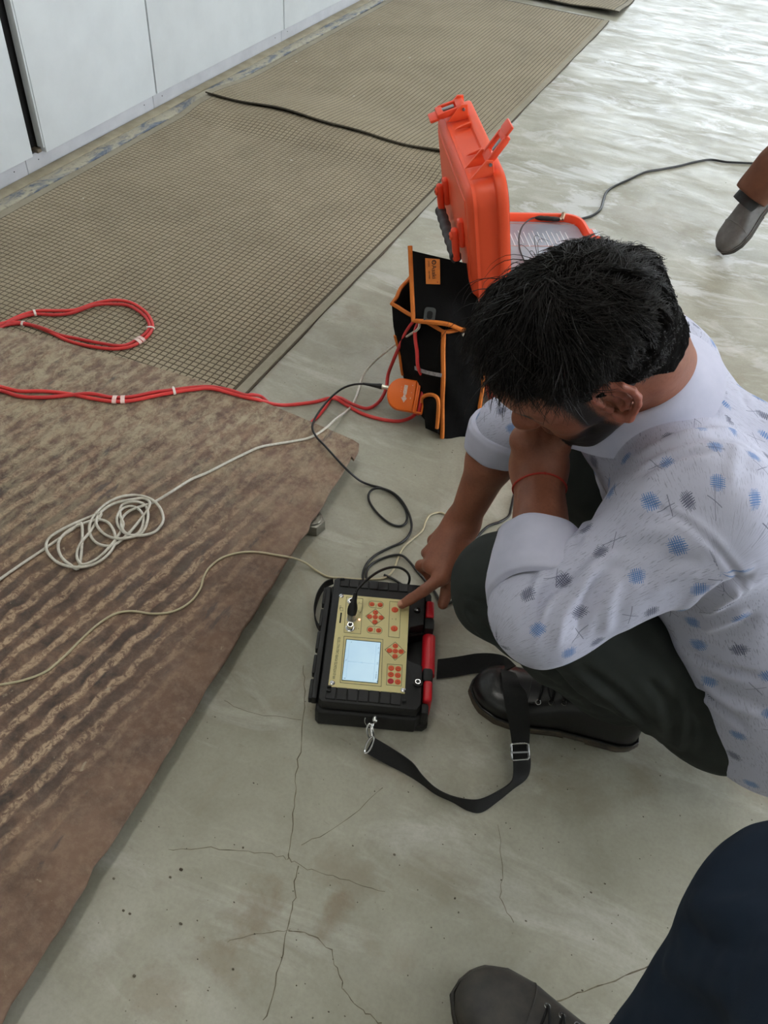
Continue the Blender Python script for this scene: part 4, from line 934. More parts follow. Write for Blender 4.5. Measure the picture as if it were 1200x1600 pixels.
# strap eye, swivel clip and the shoulder strap
eye = tx((np.array([[.106, -.001, .043]]), []))[0][0]
obj('strap_stud', xf(lathe([(.0055, 0), (.0055, .008), (.0035, .011), (.002, .011)], 16), eye + tw * .002 , tu, cz, -tw), M['steel'], ts)
def ribbon(pairs, per=6, th=.0022):
    a = spline([P(*p[0]) for p in pairs], per); b = spline([P(*p[1]) for p in pairs], per); n = len(a); rows = [a * (1 - s) + b * s for s in np.linspace(0, 1, 5)]
    return thick((np.vstack(rows), [(k * n + i, k * n + i + 1, (k + 1) * n + i + 1, (k + 1) * n + i) for k in range(4) for i in range(n - 1)]), th)
M['webbing'] = mat('black_webbing', S(13, 13, 14), .85, 0, S(20, 20, 20), 200, 700, .4, .0006)
strap = thing('shoulder_strap', 'black webbing shoulder strap clipped to the tester and lying over the man\'s shoe', 'strap', P(742, 1255, 0))
pairs = [((584, 1152, .030), (571, 1176, .014)), ((610, 1167.5, .027), (600, 1192, .006)), ((642.5, 1190, .028), (630, 1207, .004)), ((660, 1212, .027), (655, 1222, .003)), ((680, 1231, .027), (680, 1240, .002)), ((705, 1243.5, .025), (707.5, 1253, .002)),
         ((735, 1249.5, .021), (732.5, 1267, .002)), ((755, 1247, .018), (752.5, 1269, .002)), ((780, 1235, .022), (777.5, 1252, .002)), ((797.5, 1223, .026), (801, 1233, .003)), ((802, 1211, .020), (823, 1216, .006)), ((802, 1190, .018), (829, 1194, .012)),
         ((800, 1166, .035), (827, 1166, .032)), ((797, 1142, .070), (828, 1142, .072)), ((792, 1117, .098), (828, 1117, .104)), ((788, 1096, .112), (825, 1098, .122)), ((786, 1077, .114), (822, 1082, .130)), ((784, 1058, .100), (812, 1067, .130)), ((782, 1046, .060), (806, 1052, .10))]
obj('strap_webbing', ribbon(pairs), M['webbing'], strap, 50)
pairs2 = [((806, 1040, .09), (782, 1052, .06)), ((790, 1026, .05), (784, 1050, .035)), ((770, 1021, .028), (768, 1050, .012)), ((745, 1021, .022), (742, 1052, .004)), ((720, 1025, .022), (718, 1056, .003)), ((700, 1028, .022), (698, 1059, .003)), ((684, 1030, .022), (682, 1061, .003))]
obj('strap_webbing', ribbon(pairs2), M['webbing'], strap, 50)
bk = [P(798, 1163, .042), P(824, 1162, .040), P(826, 1187, .022), P(799, 1189, .024)]
o = np.array(bk); pts = []
for i in range(4):
    for s in np.linspace(.08, .92, 6): pts.append(o[i] * (1 - s) + o[(i + 1) % 4] * s + cz * .003)
obj('buckle', tube(np.array(pts), .0021, 8, closed=True), M['steel'], strap)
obj('buckle_bar', tube([P(798, 1176, .036), P(826, 1175, .034)], .0018, 8), M['steel_dull'], strap)
def oring(c, rx, ry, ux, uy, r, n=26): return tube(np.array([c + ux * rx * math.cos(t) + uy * ry * math.sin(t) for t in np.linspace(0, 2 * math.pi, n, endpoint=False)]), r, 8, closed=True)
obj('key_ring', oring(P(577.5, 1126, .034), .0085, .0095, RC[0], -RC[1], .0011), M['steel'], strap)
obj('swivel_clip', join(oring(P(578, 1142, .028), .0052, .0125, RC[0], -RC[1], .0019), tube([P(582, 1131, .034), P(580, 1139, .030), P(582, 1150, .026)], np.array([.0036, .0030, .0036]), 12)), M['steel'], strap)
obj('d_ring', oring(P(577, 1164, .023), .0050, .0155, unit(P(600, 1176, .02) - P(577, 1164, .023)), unit(P(583, 1152, .030) - P(571, 1176, .014)), .0018), M['steel'], strap)
# the short strap loop on the hinge side
lp2 = [((520, 904, .030), (521, 912, .004)), ((507, 910, .030), (507, 920, .004)), ((496, 926, .030), (497, 938, .004)), ((491, 948, .030), (492, 960, .004)), ((493, 966, .030), (495, 978, .004)), ((500, 980, .030), (502, 990, .006))]
obj('side_strap', ribbon(lp2), M['webbing'], ts, 50)
# ------------------------------------------------------------------ people: implicit surfaces meshed with surface nets
f32 = np.float32
def _hash(i, j, k, s=0):
    h = (i * 374761393 + j * 668265263 + k * 2147483647 + s * 974711) & 0xffffffff
    h = ((h ^ (h >> 13)) * 1274126177) & 0xffffffff
    return ((h ^ (h >> 16)) & 0xffff) / 32768.0 - 1.0
def vnoise(p, s=0):
    p = np.asarray(p, float); i = np.floor(p).astype(np.int64); t = p - i; t = t * t * (3 - 2 * t); r = 0
    for a in (0, 1):
        for b in (0, 1):
            for c in (0, 1):
                wgt = (t[..., 0] if a else 1 - t[..., 0]) * (t[..., 1] if b else 1 - t[..., 1]) * (t[..., 2] if c else 1 - t[..., 2])
                r = r + wgt * _hash(i[..., 0] + a, i[..., 1] + b, i[..., 2] + c, s)
    return r
class Cone:
    def __init__(s, a, b, ra, rb): s.a, s.b, s.ra, s.rb = np.asarray(a, float), np.asarray(b, float), ra, rb; s.c = (s.a + s.b) / 2; s.R = np.linalg.norm(s.b - s.a) / 2 + max(ra, rb)
    def __call__(s, p):
        ba = s.b - s.a; d = p - s.a; h = np.clip(d @ ba / (ba @ ba + 1e-12), 0, 1)
        return np.sqrt(((d - h[:, None] * ba) ** 2).sum(1)) - (s.ra + (s.rb - s.ra) * h)
class Ell:
    def __init__(s, c, r, B=np.eye(3)): s.c, s.r, s.B = np.asarray(c, float), np.asarray(r, float), np.asarray(B); s.R = max(r)
    def __call__(s, p):
        q = (p - s.c) @ s.B.T; k0 = np.sqrt(((q / s.r) ** 2).sum(1)); k1 = np.sqrt(((q / s.r ** 2) ** 2).sum(1)) + 1e-9; return k0 * (k0 - 1) / k1
class Fn:
    def __init__(s, f, c, R): s.f, s.c, s.R = f, np.asarray(c, float), R
    def __call__(s, p): return s.f(p)
def smin(a, b, k):
    h = np.maximum(k - np.abs(a - b), 0) / k; return np.minimum(a, b) - h * h * k * .25
def smax(a, b, k): return -smin(-a, -b, k)
def chain(pts, rs): return [Cone(pts[i], pts[i + 1], rs[i], rs[i + 1]) for i in range(len(pts) - 1)]
class Field:
    """groups: list of (prims, k inside the group, K joining it to what came before); cuts: functions returning a distance to subtract"""
    def __init__(s, groups, cuts=()): s.g, s.cuts = groups, cuts
    def near(s, c, rad):
        g = [([q for q in ps if np.linalg.norm(q.c - c) < q.R + rad + .05], *r) for ps, *r in s.g]; return Field([x for x in g if x[0]], s.cuts)
    def __call__(s, p):
        d = None
        for ps, k, K, *cut in s.g:
            e = None
            for q in ps: e = q(p) if e is None else smin(e, q(p), k)
            d = e if d is None else smin(d, e, K)
            if cut: d = cut[0](p, d)
        if d is None: d = np.full(len(p), .2)
        for c in s.cuts: d = c(p, d)
        return d
def surface_nets(F, lo, hi, h):
    lo, hi = np.asarray(lo, float), np.asarray(hi, float); BS = 12
    nb = np.ceil((hi - lo) / (h * BS)).astype(int); n = nb * BS + 1
    V = np.full(n, .2, f32); rad = h * BS * .5 * 1.733
    ax = [lo[i] + (np.arange(nb[i]) + .5) * h * BS for i in range(3)]
    cen = np.stack(np.meshgrid(*ax, indexing='ij'), -1).reshape(-1, 3); dc = F(cen)
    idx = np.stack(np.meshgrid(*[np.arange(k) for k in nb], indexing='ij'), -1).reshape(-1, 3)
    loc = np.stack(np.meshgrid(*[np.arange(BS + 1) * h] * 3, indexing='ij'), -1).reshape(-1, 3)
    for c, d, ib in zip(cen, dc, idx):
        a = ib * BS; sl = tuple(slice(a[i], a[i] + BS + 1) for i in range(3))
        if abs(d) < rad * 1.25 + .006:
            V[sl] = F.near(c, rad)(lo + a * h + loc).reshape(BS + 1, BS + 1, BS + 1)
    for c, d, ib in zip(cen, dc, idx):
        if not (abs(d) < rad * 1.25 + .006) and d < 0:
            a = ib * BS; V[tuple(slice(a[i] + 1, a[i] + BS) for i in range(3))] = d
            sub = V[tuple(slice(a[i], a[i] + BS + 1) for i in range(3))]; sub[sub > .19] = d
    S_ = V < 0; cnt = np.zeros(tuple(k - 1 for k in n), np.int8)
    for a in (0, 1):
        for b in (0, 1):
            for c in (0, 1): cnt += S_[a:n[0] - 1 + a, b:n[1] - 1 + b, c:n[2] - 1 + c]
    act = np.argwhere((cnt > 0) & (cnt < 8)); ids = np.full(cnt.shape, -1, np.int32); ids[tuple(act.T)] = np.arange(len(act))
    acc = np.zeros((len(act), 3)); num = np.zeros(len(act))
    cor = [(a, b, c) for a in (0, 1) for b in (0, 1) for c in (0, 1)]
    val = {c: V[tuple((act + c).T)].astype(float) for c in cor}
    for c in cor:
        for k in range(3):
            if c[k] == 0:
                e = list(c); e[k] = 1; e = tuple(e); v0, v1 = val[c], val[e]; m = (v0 < 0) != (v1 < 0); t = np.where(m, v0 / np.where(m, v0 - v1, 1), 0)
                q = np.tile(np.array(c, float), (len(act), 1)); q[:, k] += t; acc += q * m[:, None]; num += m
    vs = lo + (act + acc / num[:, None]) * h; faces = []
    for k in range(3):
        u, w_ = (k + 1) % 3, (k + 2) % 3; sl0 = [slice(None)] * 3; sl1 = [slice(None)] * 3; sl0[k] = slice(0, -1); sl1[k] = slice(1, None)
        A, B_ = S_[tuple(sl0)], S_[tuple(sl1)]; e = np.argwhere(A != B_)
        e = e[(e[:, u] > 0) & (e[:, w_] > 0) & (e[:, u] < cnt.shape[u]) & (e[:, w_] < cnt.shape[w_])]
        fl = A[tuple(e.T)]; du = np.zeros(3, int); du[u] = 1; dw = np.zeros(3, int); dw[w_] = 1
        q = np.stack([ids[tuple((e - du - dw).T)], ids[tuple((e - dw).T)], ids[tuple(e.T)], ids[tuple((e - du).T)]], 1)
        q[~fl] = q[~fl][:, ::-1]; faces.append(q)
    faces = np.vstack(faces); faces = faces[(faces >= 0).all(1)]
    # pull the vertices onto the surface
    for _ in range(2):
        d = np.zeros(len(vs)); g = np.zeros((len(vs), 3)); key = np.floor((vs - lo) / (h * 24)).astype(int); _, inv = np.unique(key, axis=0, return_inverse=True); inv = inv.ravel()
        order = np.argsort(inv, kind='stable'); cuts = np.flatnonzero(np.diff(inv[order])) + 1
        for ii in np.split(order, cuts):
            p = vs[ii]; c = (p.min(0) + p.max(0)) / 2; Fn_ = F.near(c, np.linalg.norm(p.max(0) - c) + .01); m_ = len(p); e = h * .5
            r = Fn_(np.vstack([p] + [p + np.eye(3)[k] * e for k in range(3)])); d[ii] = r[:m_]
            g[ii] = np.stack([(r[m_ * (k + 1):m_ * (k + 2)] - r[:m_]) / e for k in range(3)], 1)
        gl = np.maximum((g ** 2).sum(1), .25); st = (d / gl)[:, None] * g; sn = np.linalg.norm(st, axis=1, keepdims=True); st *= np.minimum(1, .6 * h / (sn + 1e-12)); vs = vs - st
    return vs, faces
def vnormals(v, f):
    n = np.zeros_like(v); a = np.cross(v[f[:, 2]] - v[f[:, 0]], v[f[:, 3]] - v[f[:, 1]])
    for k in range(4):
        for c in range(3): n[:, c] += np.bincount(f[:, k], a[:, c], len(v))
    return n / (np.linalg.norm(n, axis=1, keepdims=True) + 1e-12)
def laplace(v, f, it=1, lam=.5, mask=None):
    for _ in range(it):
        s = np.zeros_like(v); c = np.zeros(len(v))
        for a, b in ((0, 1), (1, 2), (2, 3), (3, 0)):
            for x, y in ((a, b), (b, a)):
                c += np.bincount(f[:, x], minlength=len(v))
                for k in range(3): s[:, k] += np.bincount(f[:, x], v[f[:, y], k], len(v))
        m = s / np.maximum(c, 1)[:, None]; v = v + (m - v) * (lam if mask is None else lam * mask[:, None])
    return v
def hit(F, px, py, t0=.35, t1=2.2, shift=0):
    d = ray(px, py); L = np.linalg.norm(d); d = d / L; t = t0
    for _ in range(160):
        s = F((CAM + d * t)[None])[0] - shift
        if s < .0006: break
        t += max(s * .8, .0005)
        if t > t1: return None
    return CAM + d * t
def seg_dist(v, poly):
    best = np.full(len(v), 9.0); tt = np.zeros(len(v)); n = len(poly) - 1
    for i in range(n):
        a, b = poly[i], poly[i + 1]; ba = b - a; h_ = np.clip((v - a) @ ba / (ba @ ba + 1e-12), 0, 1)
        d = np.linalg.norm(v - a - h_[:, None] * ba, axis=1); m = d < best; best[m] = d[m]; tt[m] = (i + h_[m]) / n
    return best, tt
def fold(v, nrm, F, px, w_, depth, per=4, taper=True):
    """press a crease (depth < 0) or raise a fold (depth > 0) along a line drawn on the cloth"""
    pts = [hit(F, *q) for q in px]; pts = [q for q in pts if q is not None]
    if len(pts) < 2: return v
    pl_ = spline(pts, per); lo, hi = pl_.min(0) - 4 * w_, pl_.max(0) + 4 * w_
    m = np.flatnonzero(((v > lo) & (v < hi)).all(1))
    if not len(m): return v
    d, t = seg_dist(v[m], pl_); a = np.exp(-(d / w_) ** 2) - .45 * np.exp(-((d - 1.9 * w_) / (1.1 * w_)) ** 2)
    if taper: a = a * np.clip(np.sin(np.pi * np.clip(t, .03, .97)) * 1.6, 0, 1)
    v = v.copy(); v[m] += nrm[m] * (a * depth)[:, None]; return v
def mesh_np(name, v, f, m):
    me = bpy.data.meshes.new(name); me.vertices.add(len(v)); me.vertices.foreach_set('co', np.asarray(v, f32).ravel())
    me.loops.add(f.size); me.polygons.add(len(f)); me.loops.foreach_set('vertex_index', f.astype(np.int32).ravel())
    me.polygons.foreach_set('loop_start', np.arange(len(f), dtype=np.int32) * f.shape[1]); me.polygons.foreach_set('use_smooth', np.ones(len(f), bool))
    me.update(calc_edges=True); me.materials.append(m); return me
def attr(me, name, a):
    at = me.attributes.new(name, 'FLOAT', 'POINT'); at.data.foreach_set('value', np.asarray(a, f32))

# ------------------------------------------------------------------ the crouching man: head frame and joints
HC = np.array([-.084, .850, .761])
HF = unit([-.596, -.317, -.738]); HL = unit(np.array([.567, -.816, -.107]) - HF * np.dot([.567, -.816, -.107], HF)); HU = np.cross(HF, HL)
HB = np.array([HF, HL, HU])
hl = lambda p: (p - HC) @ HB.T
hw_ = lambda q: HC + np.asarray(q, float) @ HB
tf = unit([-.93, -.36, 0]); tleft = np.array([.36, -.93, 0.0])
SHL, SHR = np.array([.105, .800, .635]), np.array([-.010, 1.125, .595])
ELL, WRL = P(848, 962, .53), P(842, 728, .575)
ELR, WRR = P(791, 668, .41), P(722, 818, .172)
NB = np.array([-.002, .952, .672]); NT_ = hw_((-.045, 0, -.055))
PEL = np.array([.300, .965, .23])
HPL, KNL, ANL = np.array([.265, .895, .20]), P(792, 918, .445), np.array([.125, .895, .115])
HPR, KNR, ANR = np.array([.225, 1.06, .20]), np.array([-.085, 1.125, .42]), np.array([.12, 1.135, .11])

# head in its own frame: x forward, y left, z up
def lc(a, b, ra, rb): return Cone(a, b, ra, rb)
_skull = [Ell((-.012, 0, .036), (.096, .076, .083)), Ell((.030, 0, .020), (.064, .064, .070))]
_face = [Cone((.040, 0, -.020), (.052, 0, -.085), .052, .030)] + [c for s in (1, -1) for c in (
    Cone((.004, .050 * s, -.040), (.055, .022 * s, -.092), .024, .018), Cone((.048, .042 * s, -.016), (.012, .056 * s, -.004), .024, .020), Cone((.058, .028 * s, -.045), (.064, .020 * s, -.062), .024, .020),
    Cone((.078, .016 * s, .030), (.058, .046 * s, .026), .013, .012))] + [Ell((.070, 0, -.094), (.020, .024, .016)), Ell((.060, 0, .055), (.038, .050, .038))]
_nose = [Cone((.084, 0, .018), (.106, 0, -.018), .008, .0105), Cone((.104, 0, -.020), (.108, 0, -.024), .012, .0115), Cone((.096, .011, -.027), (.100, .009, -.028), .0085, .007), Cone((.096, -.011, -.027), (.100, -.009, -.028), .0085, .007)]
_lips = [Ell((.084, 0, -.054), (.014, .024, .0065)), Ell((.083, 0, -.065), (.013, .021, .007))]
_lid = [Ell((.068, .032 * s, .009), (.0135, .016, .0125)) for s in (1, -1)]
ear_o = [(.006, .006), (.008, .018), (.006, .029), (-.003, .036), (-.015, .035), (-.025, .027), (-.030, .014), (-.029, .000), (-.023, -.013), (-.014, -.023), (-.005, -.030), (.003, -.026), (.005, -.016)]
ear_r = [.0036, .0042, .0046, .0048, .0048, .0048, .0048, .0046, .0044, .0048, .0072, .0058, .0036]
ear_i = [(-.004, .025), (-.013, .019), (-.019, .009), (-.019, -.003), (-.013, -.013), (-.005, -.017)]
def ear_pts(pl, y0, s): return [np.array((x * 1.06 - .006, (.0785 + y0 - .38 * (x - .004)) * s, z * 1.06 + .002)) for x, z in pl]
_ear = []
for s in (1, -1):
    _ear.append(chain(ear_pts(ear_o, .002, s), ear_r) + chain(ear_pts(ear_i, -.0015, s), [.0030, .0042, .0046, .0044, .0040, .0034]) + chain(ear_pts([(.006, -.002), (.004, -.008)], .001, s), [.0040, .0042])
                + chain(ear_pts([(.002, .018), (-.010, .006), (-.008, -.012), (-.004, -.022)], -.010, s), [.0075, .0085, .0075, .006]))
def head_sd(p):
    q = hl(p); d = None
    for c in _skull: d = c(q) if d is None else smin(d, c(q), .03)
    for c in _face: d = smin(d, c(q), .016)
    for s in (1, -1):      # eye sockets
        d = smax(d, -(np.sqrt((((q - (.0915, .033 * s, .010)) / (1.0, 1.5, 1.0)) ** 2).sum(1)) - .0125), .012)
    for c in _lid: d = smin(d, c(q), .004)
    for c in _nose: d = smin(d, c(q), .010)
    for c in _lips: d = smin(d, c(q), .004)
    for e in _ear:
        m = np.abs(q[:, 1] - e[0].c[1]) < .05
        if m.any():
            x = np.full(len(q), 1.0); y = q[m]; v_ = None
            for c in e: v_ = c(y) if v_ is None else smin(v_, c(y), .0022)
            x[m] = v_; d = smin(d, x, .006)
    return d
# hands: every digit is its own tapering chain rooted in the palm
def Pd(px, py, z): return P(px, py, z)
rh_mcp = [P(690, 902, .128), P(674, 884, .131), P(672, 864, .129), P(679, 845, .126)]
rh = []
idx_ = [rh_mcp[0], P(662, 923, .118), P(642, 936, .100), P(628, 944.5, .0845)]
rh.append(chain(idx_, [.0128, .0108, .0098, .0084]))
rh.append(chain([rh_mcp[1], P(658, 884, .108), P(672, 900, .090), P(686, 902, .092)], [.0125, .0112, .0100, .0092]))
rh.append(chain([rh_mcp[2], P(667, 864, .104), P(680, 880, .088), P(692, 882, .090)], [.0120, .0108, .0096, .0088]))
rh.append(chain([rh_mcp[3], P(680, 848, .106), P(690, 862, .092), P(698, 864, .095)], [.0108, .0094, .0086, .0078]))
rh.append(chain([P(722, 852, .155), P(711, 893, .118), P(699, 922, .094), P(692, 944, .074)], [.0170, .0145, .0128, .0102]))
rh_palm = [Cone(WRR, m, .025, r) for m, r in zip(rh_mcp, (.0165, .016, .0155, .0145))] + [Cone(WRR, P(712, 890, .120), .024, .015), Cone(P(706, 866, .132), P(690, 872, .126), .020, .017)]
lh_mcp = [P(818, 690, .620), P(827, 682, .620), P(838, 677, .616), P(850, 679, .610)]
lh = []
lh.append(chain([lh_mcp[0], P(818, 674, .598), P(836, 690, .592), P(846, 696, .600)], [.0130, .0115, .0105, .0092]))
lh.append(chain([lh_mcp[1], P(828, 666, .596), P(846, 682, .588), P(854, 680, .604)], [.0130, .0118, .0106, .0094]))
lh.append(chain([lh_mcp[2], P(842, 664, .592), P(858, 682, .586), P(862, 680, .600)], [.0125, .0112, .0102, .0090]))
lh.append(chain([lh_mcp[3], P(856, 668, .588), P(868, 664, .590), P(868, 682, .596)], [.0112, .0098, .0090, .0080]))
lh.append(chain([P(862, 712, .600), P(874, 696, .618), P(868, 692, .618), P(856, 680, .622)], [.0155, .0140, .0125, .0105]))
lh_palm = [Cone(WRL, m, .029, r) for m, r in zip(lh_mcp, (.0175, .0175, .017, .016))] + [Cone(WRL, P(866, 700, .610), .026, .016)]
arm_at = lambda a, b, t: a * (1 - t) + b * t
BODY = Field([
    ([Fn(head_sd, HC + HB.T @ np.array([.0, 0, -.01]), .165)], .01, .01),
    ([Cone(NT_, NB, .053, .053), Cone(hw_((-.070, 0, -.030)), NB + np.array([.02, .02, .01]), .036, .050), Cone(hw_((.015, 0, -.085)), NB - np.array([.02, .01, .03]), .026, .046)], .03, .028),
    ([Cone(NB, np.array([.14, .96, .52]), .06, .085), Cone(np.array([.14, .96, .52]), PEL, .085, .09), Cone(NB - [0, 0, .03], SHL, .05, .045), Cone(NB - [0, 0, .03], SHR, .05, .045)], .04, .04),
    ([Cone(SHL, ELL, .046, .043), Cone(ELL, arm_at(ELL, WRL, .35), .043, .0405), Cone(arm_at(ELL, WRL, .35), WRL, .0405, .0305)], .025, .03),
    ([Cone(SHR, ELR, .046, .043), Cone(ELR, arm_at(ELR, WRR, .30), .043, .0420), Cone(arm_at(ELR, WRR, .30), WRR, .0420, .0285)], .025, .03),
    (lh_palm, .020, .022), *[(c, .004, .006) for c in lh],
    (rh_palm, .018, .020), *[(c, .004, .006) for c in rh]])
man = thing('person', 'man in a patterned pale shirt crouching over the tester, face resting on his fist', 'person', (.12, .93, 0))
def skin_material():
    t = NT('brown_skin'); v = t.coord()
    at = lambda n: t.n('ShaderNodeAttribute', attribute_name=n).outputs['Fac']
    col = t.mix(t.ramp(t.noise(v, 26, 5, .6), [(.35, 0.), (.68, 1.)]), S(148, 91, 67), S(131, 78, 56))
    col = t.mix(t.ramp(t.noise(v, 240, 3), [(.45, 0.), (.75, .35)]), col, S(106, 60, 43))
    col = t.mix(at('warm'), col, S(150, 82, 64))
    hv = t.mapping(v, (1, 1, 1)); br = t.noise(hv, 900, 2, .5)
    h_ = t.math('MULTIPLY_ADD', br, .9, t.math('SUBTRACT', at('hair'), .42), clamp=True)
    h_ = t.math('MULTIPLY', t.ramp(h_, [(.12, 0.), (.55, 1.)]), t.ramp(at('hair'), [(.02, 0.), (.2, 1.)]))
    col = t.mix(h_, col, S(30, 24, 22)); col = t.mix(at('nail'), col, S(206, 150, 128))
    h = t.math('ADD', t.noise(v, 420, 3), t.math('MULTIPLY', t.noise(v, 90, 4), 1.4))
    t.out(col, .52, t.bump(h, .35, .0008)); t.b.inputs['Subsurface Weight'].default_value = .05; t.b.inputs['Subsurface Radius'].default_value = (.008, .003, .0015); t.b.inputs['Subsurface Scale'].default_value = .5
    return t.m
M['skin'] = skin_material()
bv, bf = surface_nets(BODY, (-.34, .53, .06), (.38, 1.25, .90), .0024)
bn = vnormals(bv, bf)
q = hl(bv); inh = (np.abs(q).max(1) < .14); inh[inh] &= head_sd(bv[inh]) < .0035
g01 = lambda a, b, x: np.clip((x - a) / (b - a), 0, 1)
ay = np.abs(q[:, 1])
fade = np.clip(g01(-.040, -.004, q[:, 2] + .060 * g01(-.030, -.075, q[:, 0])) * g01(.010, -.012, q[:, 0]) + g01(.030, .055, q[:, 2]) * g01(.055, .030, q[:, 0]) * g01(.05, .07, ay), 0, 1)
fade = np.maximum(fade, g01(.055, .075, q[:, 2]) * g01(.085, .06, q[:, 0]))
side = np.exp(-((q[:, 0] - .024) / .012) ** 2) * g01(-.055, -.02, q[:, 2]) * g01(.06, .03, q[:, 2]) * g01(.045, .058, ay)
line = -.040 - .55 * (q[:, 0] - .03) * g01(.03, .09, q[:, 0])
beard = g01(.018, -.022, q[:, 2] - (-.040 + .35 * np.clip(.045 - q[:, 0], -.05, .03))) * g01(.0, .02, q[:, 0]) 
must = np.exp(-((q[:, 2] + .042) / .007) ** 2) * g01(.036, .024, ay) * g01(.06, .08, q[:, 0])
lipm = np.exp(-(((q[:, 2] + .060) / .011) ** 2 + (ay / .022) ** 2)) * g01(.07, .08, q[:, 0])
brow = np.exp(-((q[:, 2] - (.030 + .05 * (ay - .03) * (ay > .03) * -1)) / .0048) ** 2) * g01(.010, .016, ay) * g01(.056, .048, ay) * g01(.04, .055, q[:, 0])
lash = np.exp(-((q[:, 2] - .0015) / .0018) ** 2) * g01(.016, .022, ay) * g01(.049, .043, ay) * g01(.06, .068, q[:, 0])
earm = g01(.078, .084, ay) * (q[:, 0] < .012)
ebox = g01(.064, .070, ay) * g01(.012, .007, q[:, 0]) * g01(-.046, -.040, q[:, 0]) * g01(.046, .041, q[:, 2]) * g01(-.040, -.034, q[:, 2])
hm = np.clip(np.maximum.reduce([fade * 1.0, side, beard * (1 - lipm), must, brow * 1.1, lash]), 0, 1) * inh * (1 - np.maximum(g01(.2, .8, earm), ebox))
warm = np.clip(earm + lipm * .8 + np.exp(-((q[:, 2] + .02) / .016) ** 2 - (ay / .018) ** 2) * (q[:, 0] > .09) * .6, 0, 1) * inh * .75
nail = np.zeros(len(bv))
tip = idx_[-1]; dv = unit(idx_[-1] - idx_[-2]); up_ = unit(np.array([0, 0, 1.0]) - dv * dv[2]); sdv = np.cross(dv, up_)
r_ = bv - tip; nail = g01(.0062, .0048, np.abs(r_ @ sdv)) * g01(-.0070, -.0055, r_ @ dv) * g01(.0075, .006, r_ @ dv) * g01(.003, .0055, r_ @ up_)
bv = bv + bn * (nail * .0004)[:, None]
# knuckle creases
for a, b, s in [(idx_[0], idx_[1], 1.0), (idx_[1], idx_[2], 1.0), (idx_[1], idx_[2], .08), (idx_[2], idx_[3], .1)]:
    c = a * (1 - s) + b * s; d = unit(b - a); x = (bv - c) @ d; rr_ = np.linalg.norm(bv - c, axis=1)
    bv = bv - bn * (.0006 * np.exp(-(x / .0013) ** 2) * g01(.020, .012, rr_))[:, None]
bme = mesh_np('body', bv, bf, M['skin']); attr(bme, 'hair', hm); attr(bme, 'warm', warm); attr(bme, 'nail', nail)
obj('body', bme, None, man)

# hair: a cap that follows the skull, broken into locks, plus loose strands
def hair_material():
    t = NT('black_hair'); v = t.coord()
    col = t.mix(t.ramp(t.noise(v, 60, 4), [(.4, 0.), (.7, 1.)]), S(14, 12, 12), S(28, 23, 22))
    t.out(col, .46); t.b.inputs['Specular IOR Level'].default_value = .3; return t.m
M['hair'] = hair_material()
WH = np.array([-.055, .008, .10])          # whorl
def hair_flow(q):
    d = q - WH; az = np.arctan2(d[:, 1], d[:, 0]); r = np.linalg.norm(d, axis=1); return az + 3.5 * r, r
def hair_th(q):
    a = np.abs(q[:, 1]); top = g01(.02, .085, q[:, 2])
    th = .0055 + .024 * (1 - .34 * g01(.03, -.03, q[:, 0])) * (top + (g01(.070, .115, q[:, 2]) - top) * g01(.005, .045, q[:, 0])) * (1 - .25 * g01(.02, .085, q[:, 0])) - .003 * g01(.005, .045, q[:, 0]) * g01(.09, .06, q[:, 2])
    th = th + .013 * np.exp(-((q[:, 2] - .022) / .036) ** 2) * g01(-.030, -.080, q[:, 0])
    low_ = -.058 * g01(-.030, -.075, q[:, 0]) + .004 * g01(-.040, -.018, q[:, 0]) + .022 * g01(-.018, .008, q[:, 0]) + .036 * g01(.012, .045, q[:, 0])
    th = th - .05 * g01(.012, -.026, q[:, 2] - low_)
    th = th - .08 * g01(.046, .070, q[:, 0]) * g01(.092, .066, q[:, 2])
    return th + vnoise(q * 130, 19) * .0016
_nape = [Cone(hl(NT_), hl(NB), .053, .053), Cone((-.070, 0, -.030), hl(NB + np.array([.02, .02, .01])), .036, .050)]
def hair_sd(p):
    q = hl(p); d = _skull[0](q); d = smin(d, _skull[1](q), .03)
    for c in _nape: d = smin(d, c(q), .028)
    az, r = hair_flow(q); nn = vnoise(np.stack([az * 7.0, r * 22, 0 * r], -1), 3) * .0042 + vnoise(np.stack([az * 19, r * 34, 0 * r + 4], -1), 5) * .0028 + vnoise(q * 28, 8) * .0045
    return d - hair_th(q) - nn * g01(.0, .04, q[:, 2])
HAIR = Field([([Fn(hair_sd, HC, .19)], .01, .01)])
hv_, hf_ = surface_nets(HAIR, HC - .17, HC + .17, .0026)
hn_ = vnormals(hv_, hf_)
M['hair_cap'] = mat('dense_black_hair', S(11, 10, 10), .95, 0, S(17, 15, 14), 90, 300, .8, .002, .05)
hair = obj('hair', mesh_np('hair', hv_, hf_, M['hair_cap']), None, man)
rg_ = np.random.default_rng(11)
qh = hl(hv_); out_ = ((qh / (.09, .07, .08)) * (hn_ @ HB.T)).sum(1) > .2
nape = (qh[:, 0] < -.02) & (hair_th(qh) > -.001)
cand = np.flatnonzero((out_ & (qh[:, 2] > .012)) | nape); wts = .35 + g01(.02, .10, qh[cand, 2]) + 1.6 * nape[cand]; root = rg_.choice(cand, 13000, p=wts / wts.sum())
NS = 8; pos = hv_[root] + rg_.normal(0, .0012, (len(root), 3)); nr = hn_[root]
ql = hl(pos); fl = unit(1) if False else None
d0 = ql - WH; d0 = d0 - (d0 * (nr @ HB.T)).sum(1, keepdims=True) * (nr @ HB.T); d0 /= np.linalg.norm(d0, axis=1, keepdims=True) + 1e-9
sw = np.cross(nr @ HB.T, d0); ang = .55 + 1.3 * vnoise(ql * 30, 21) + rg_.normal(0, .17, len(root))
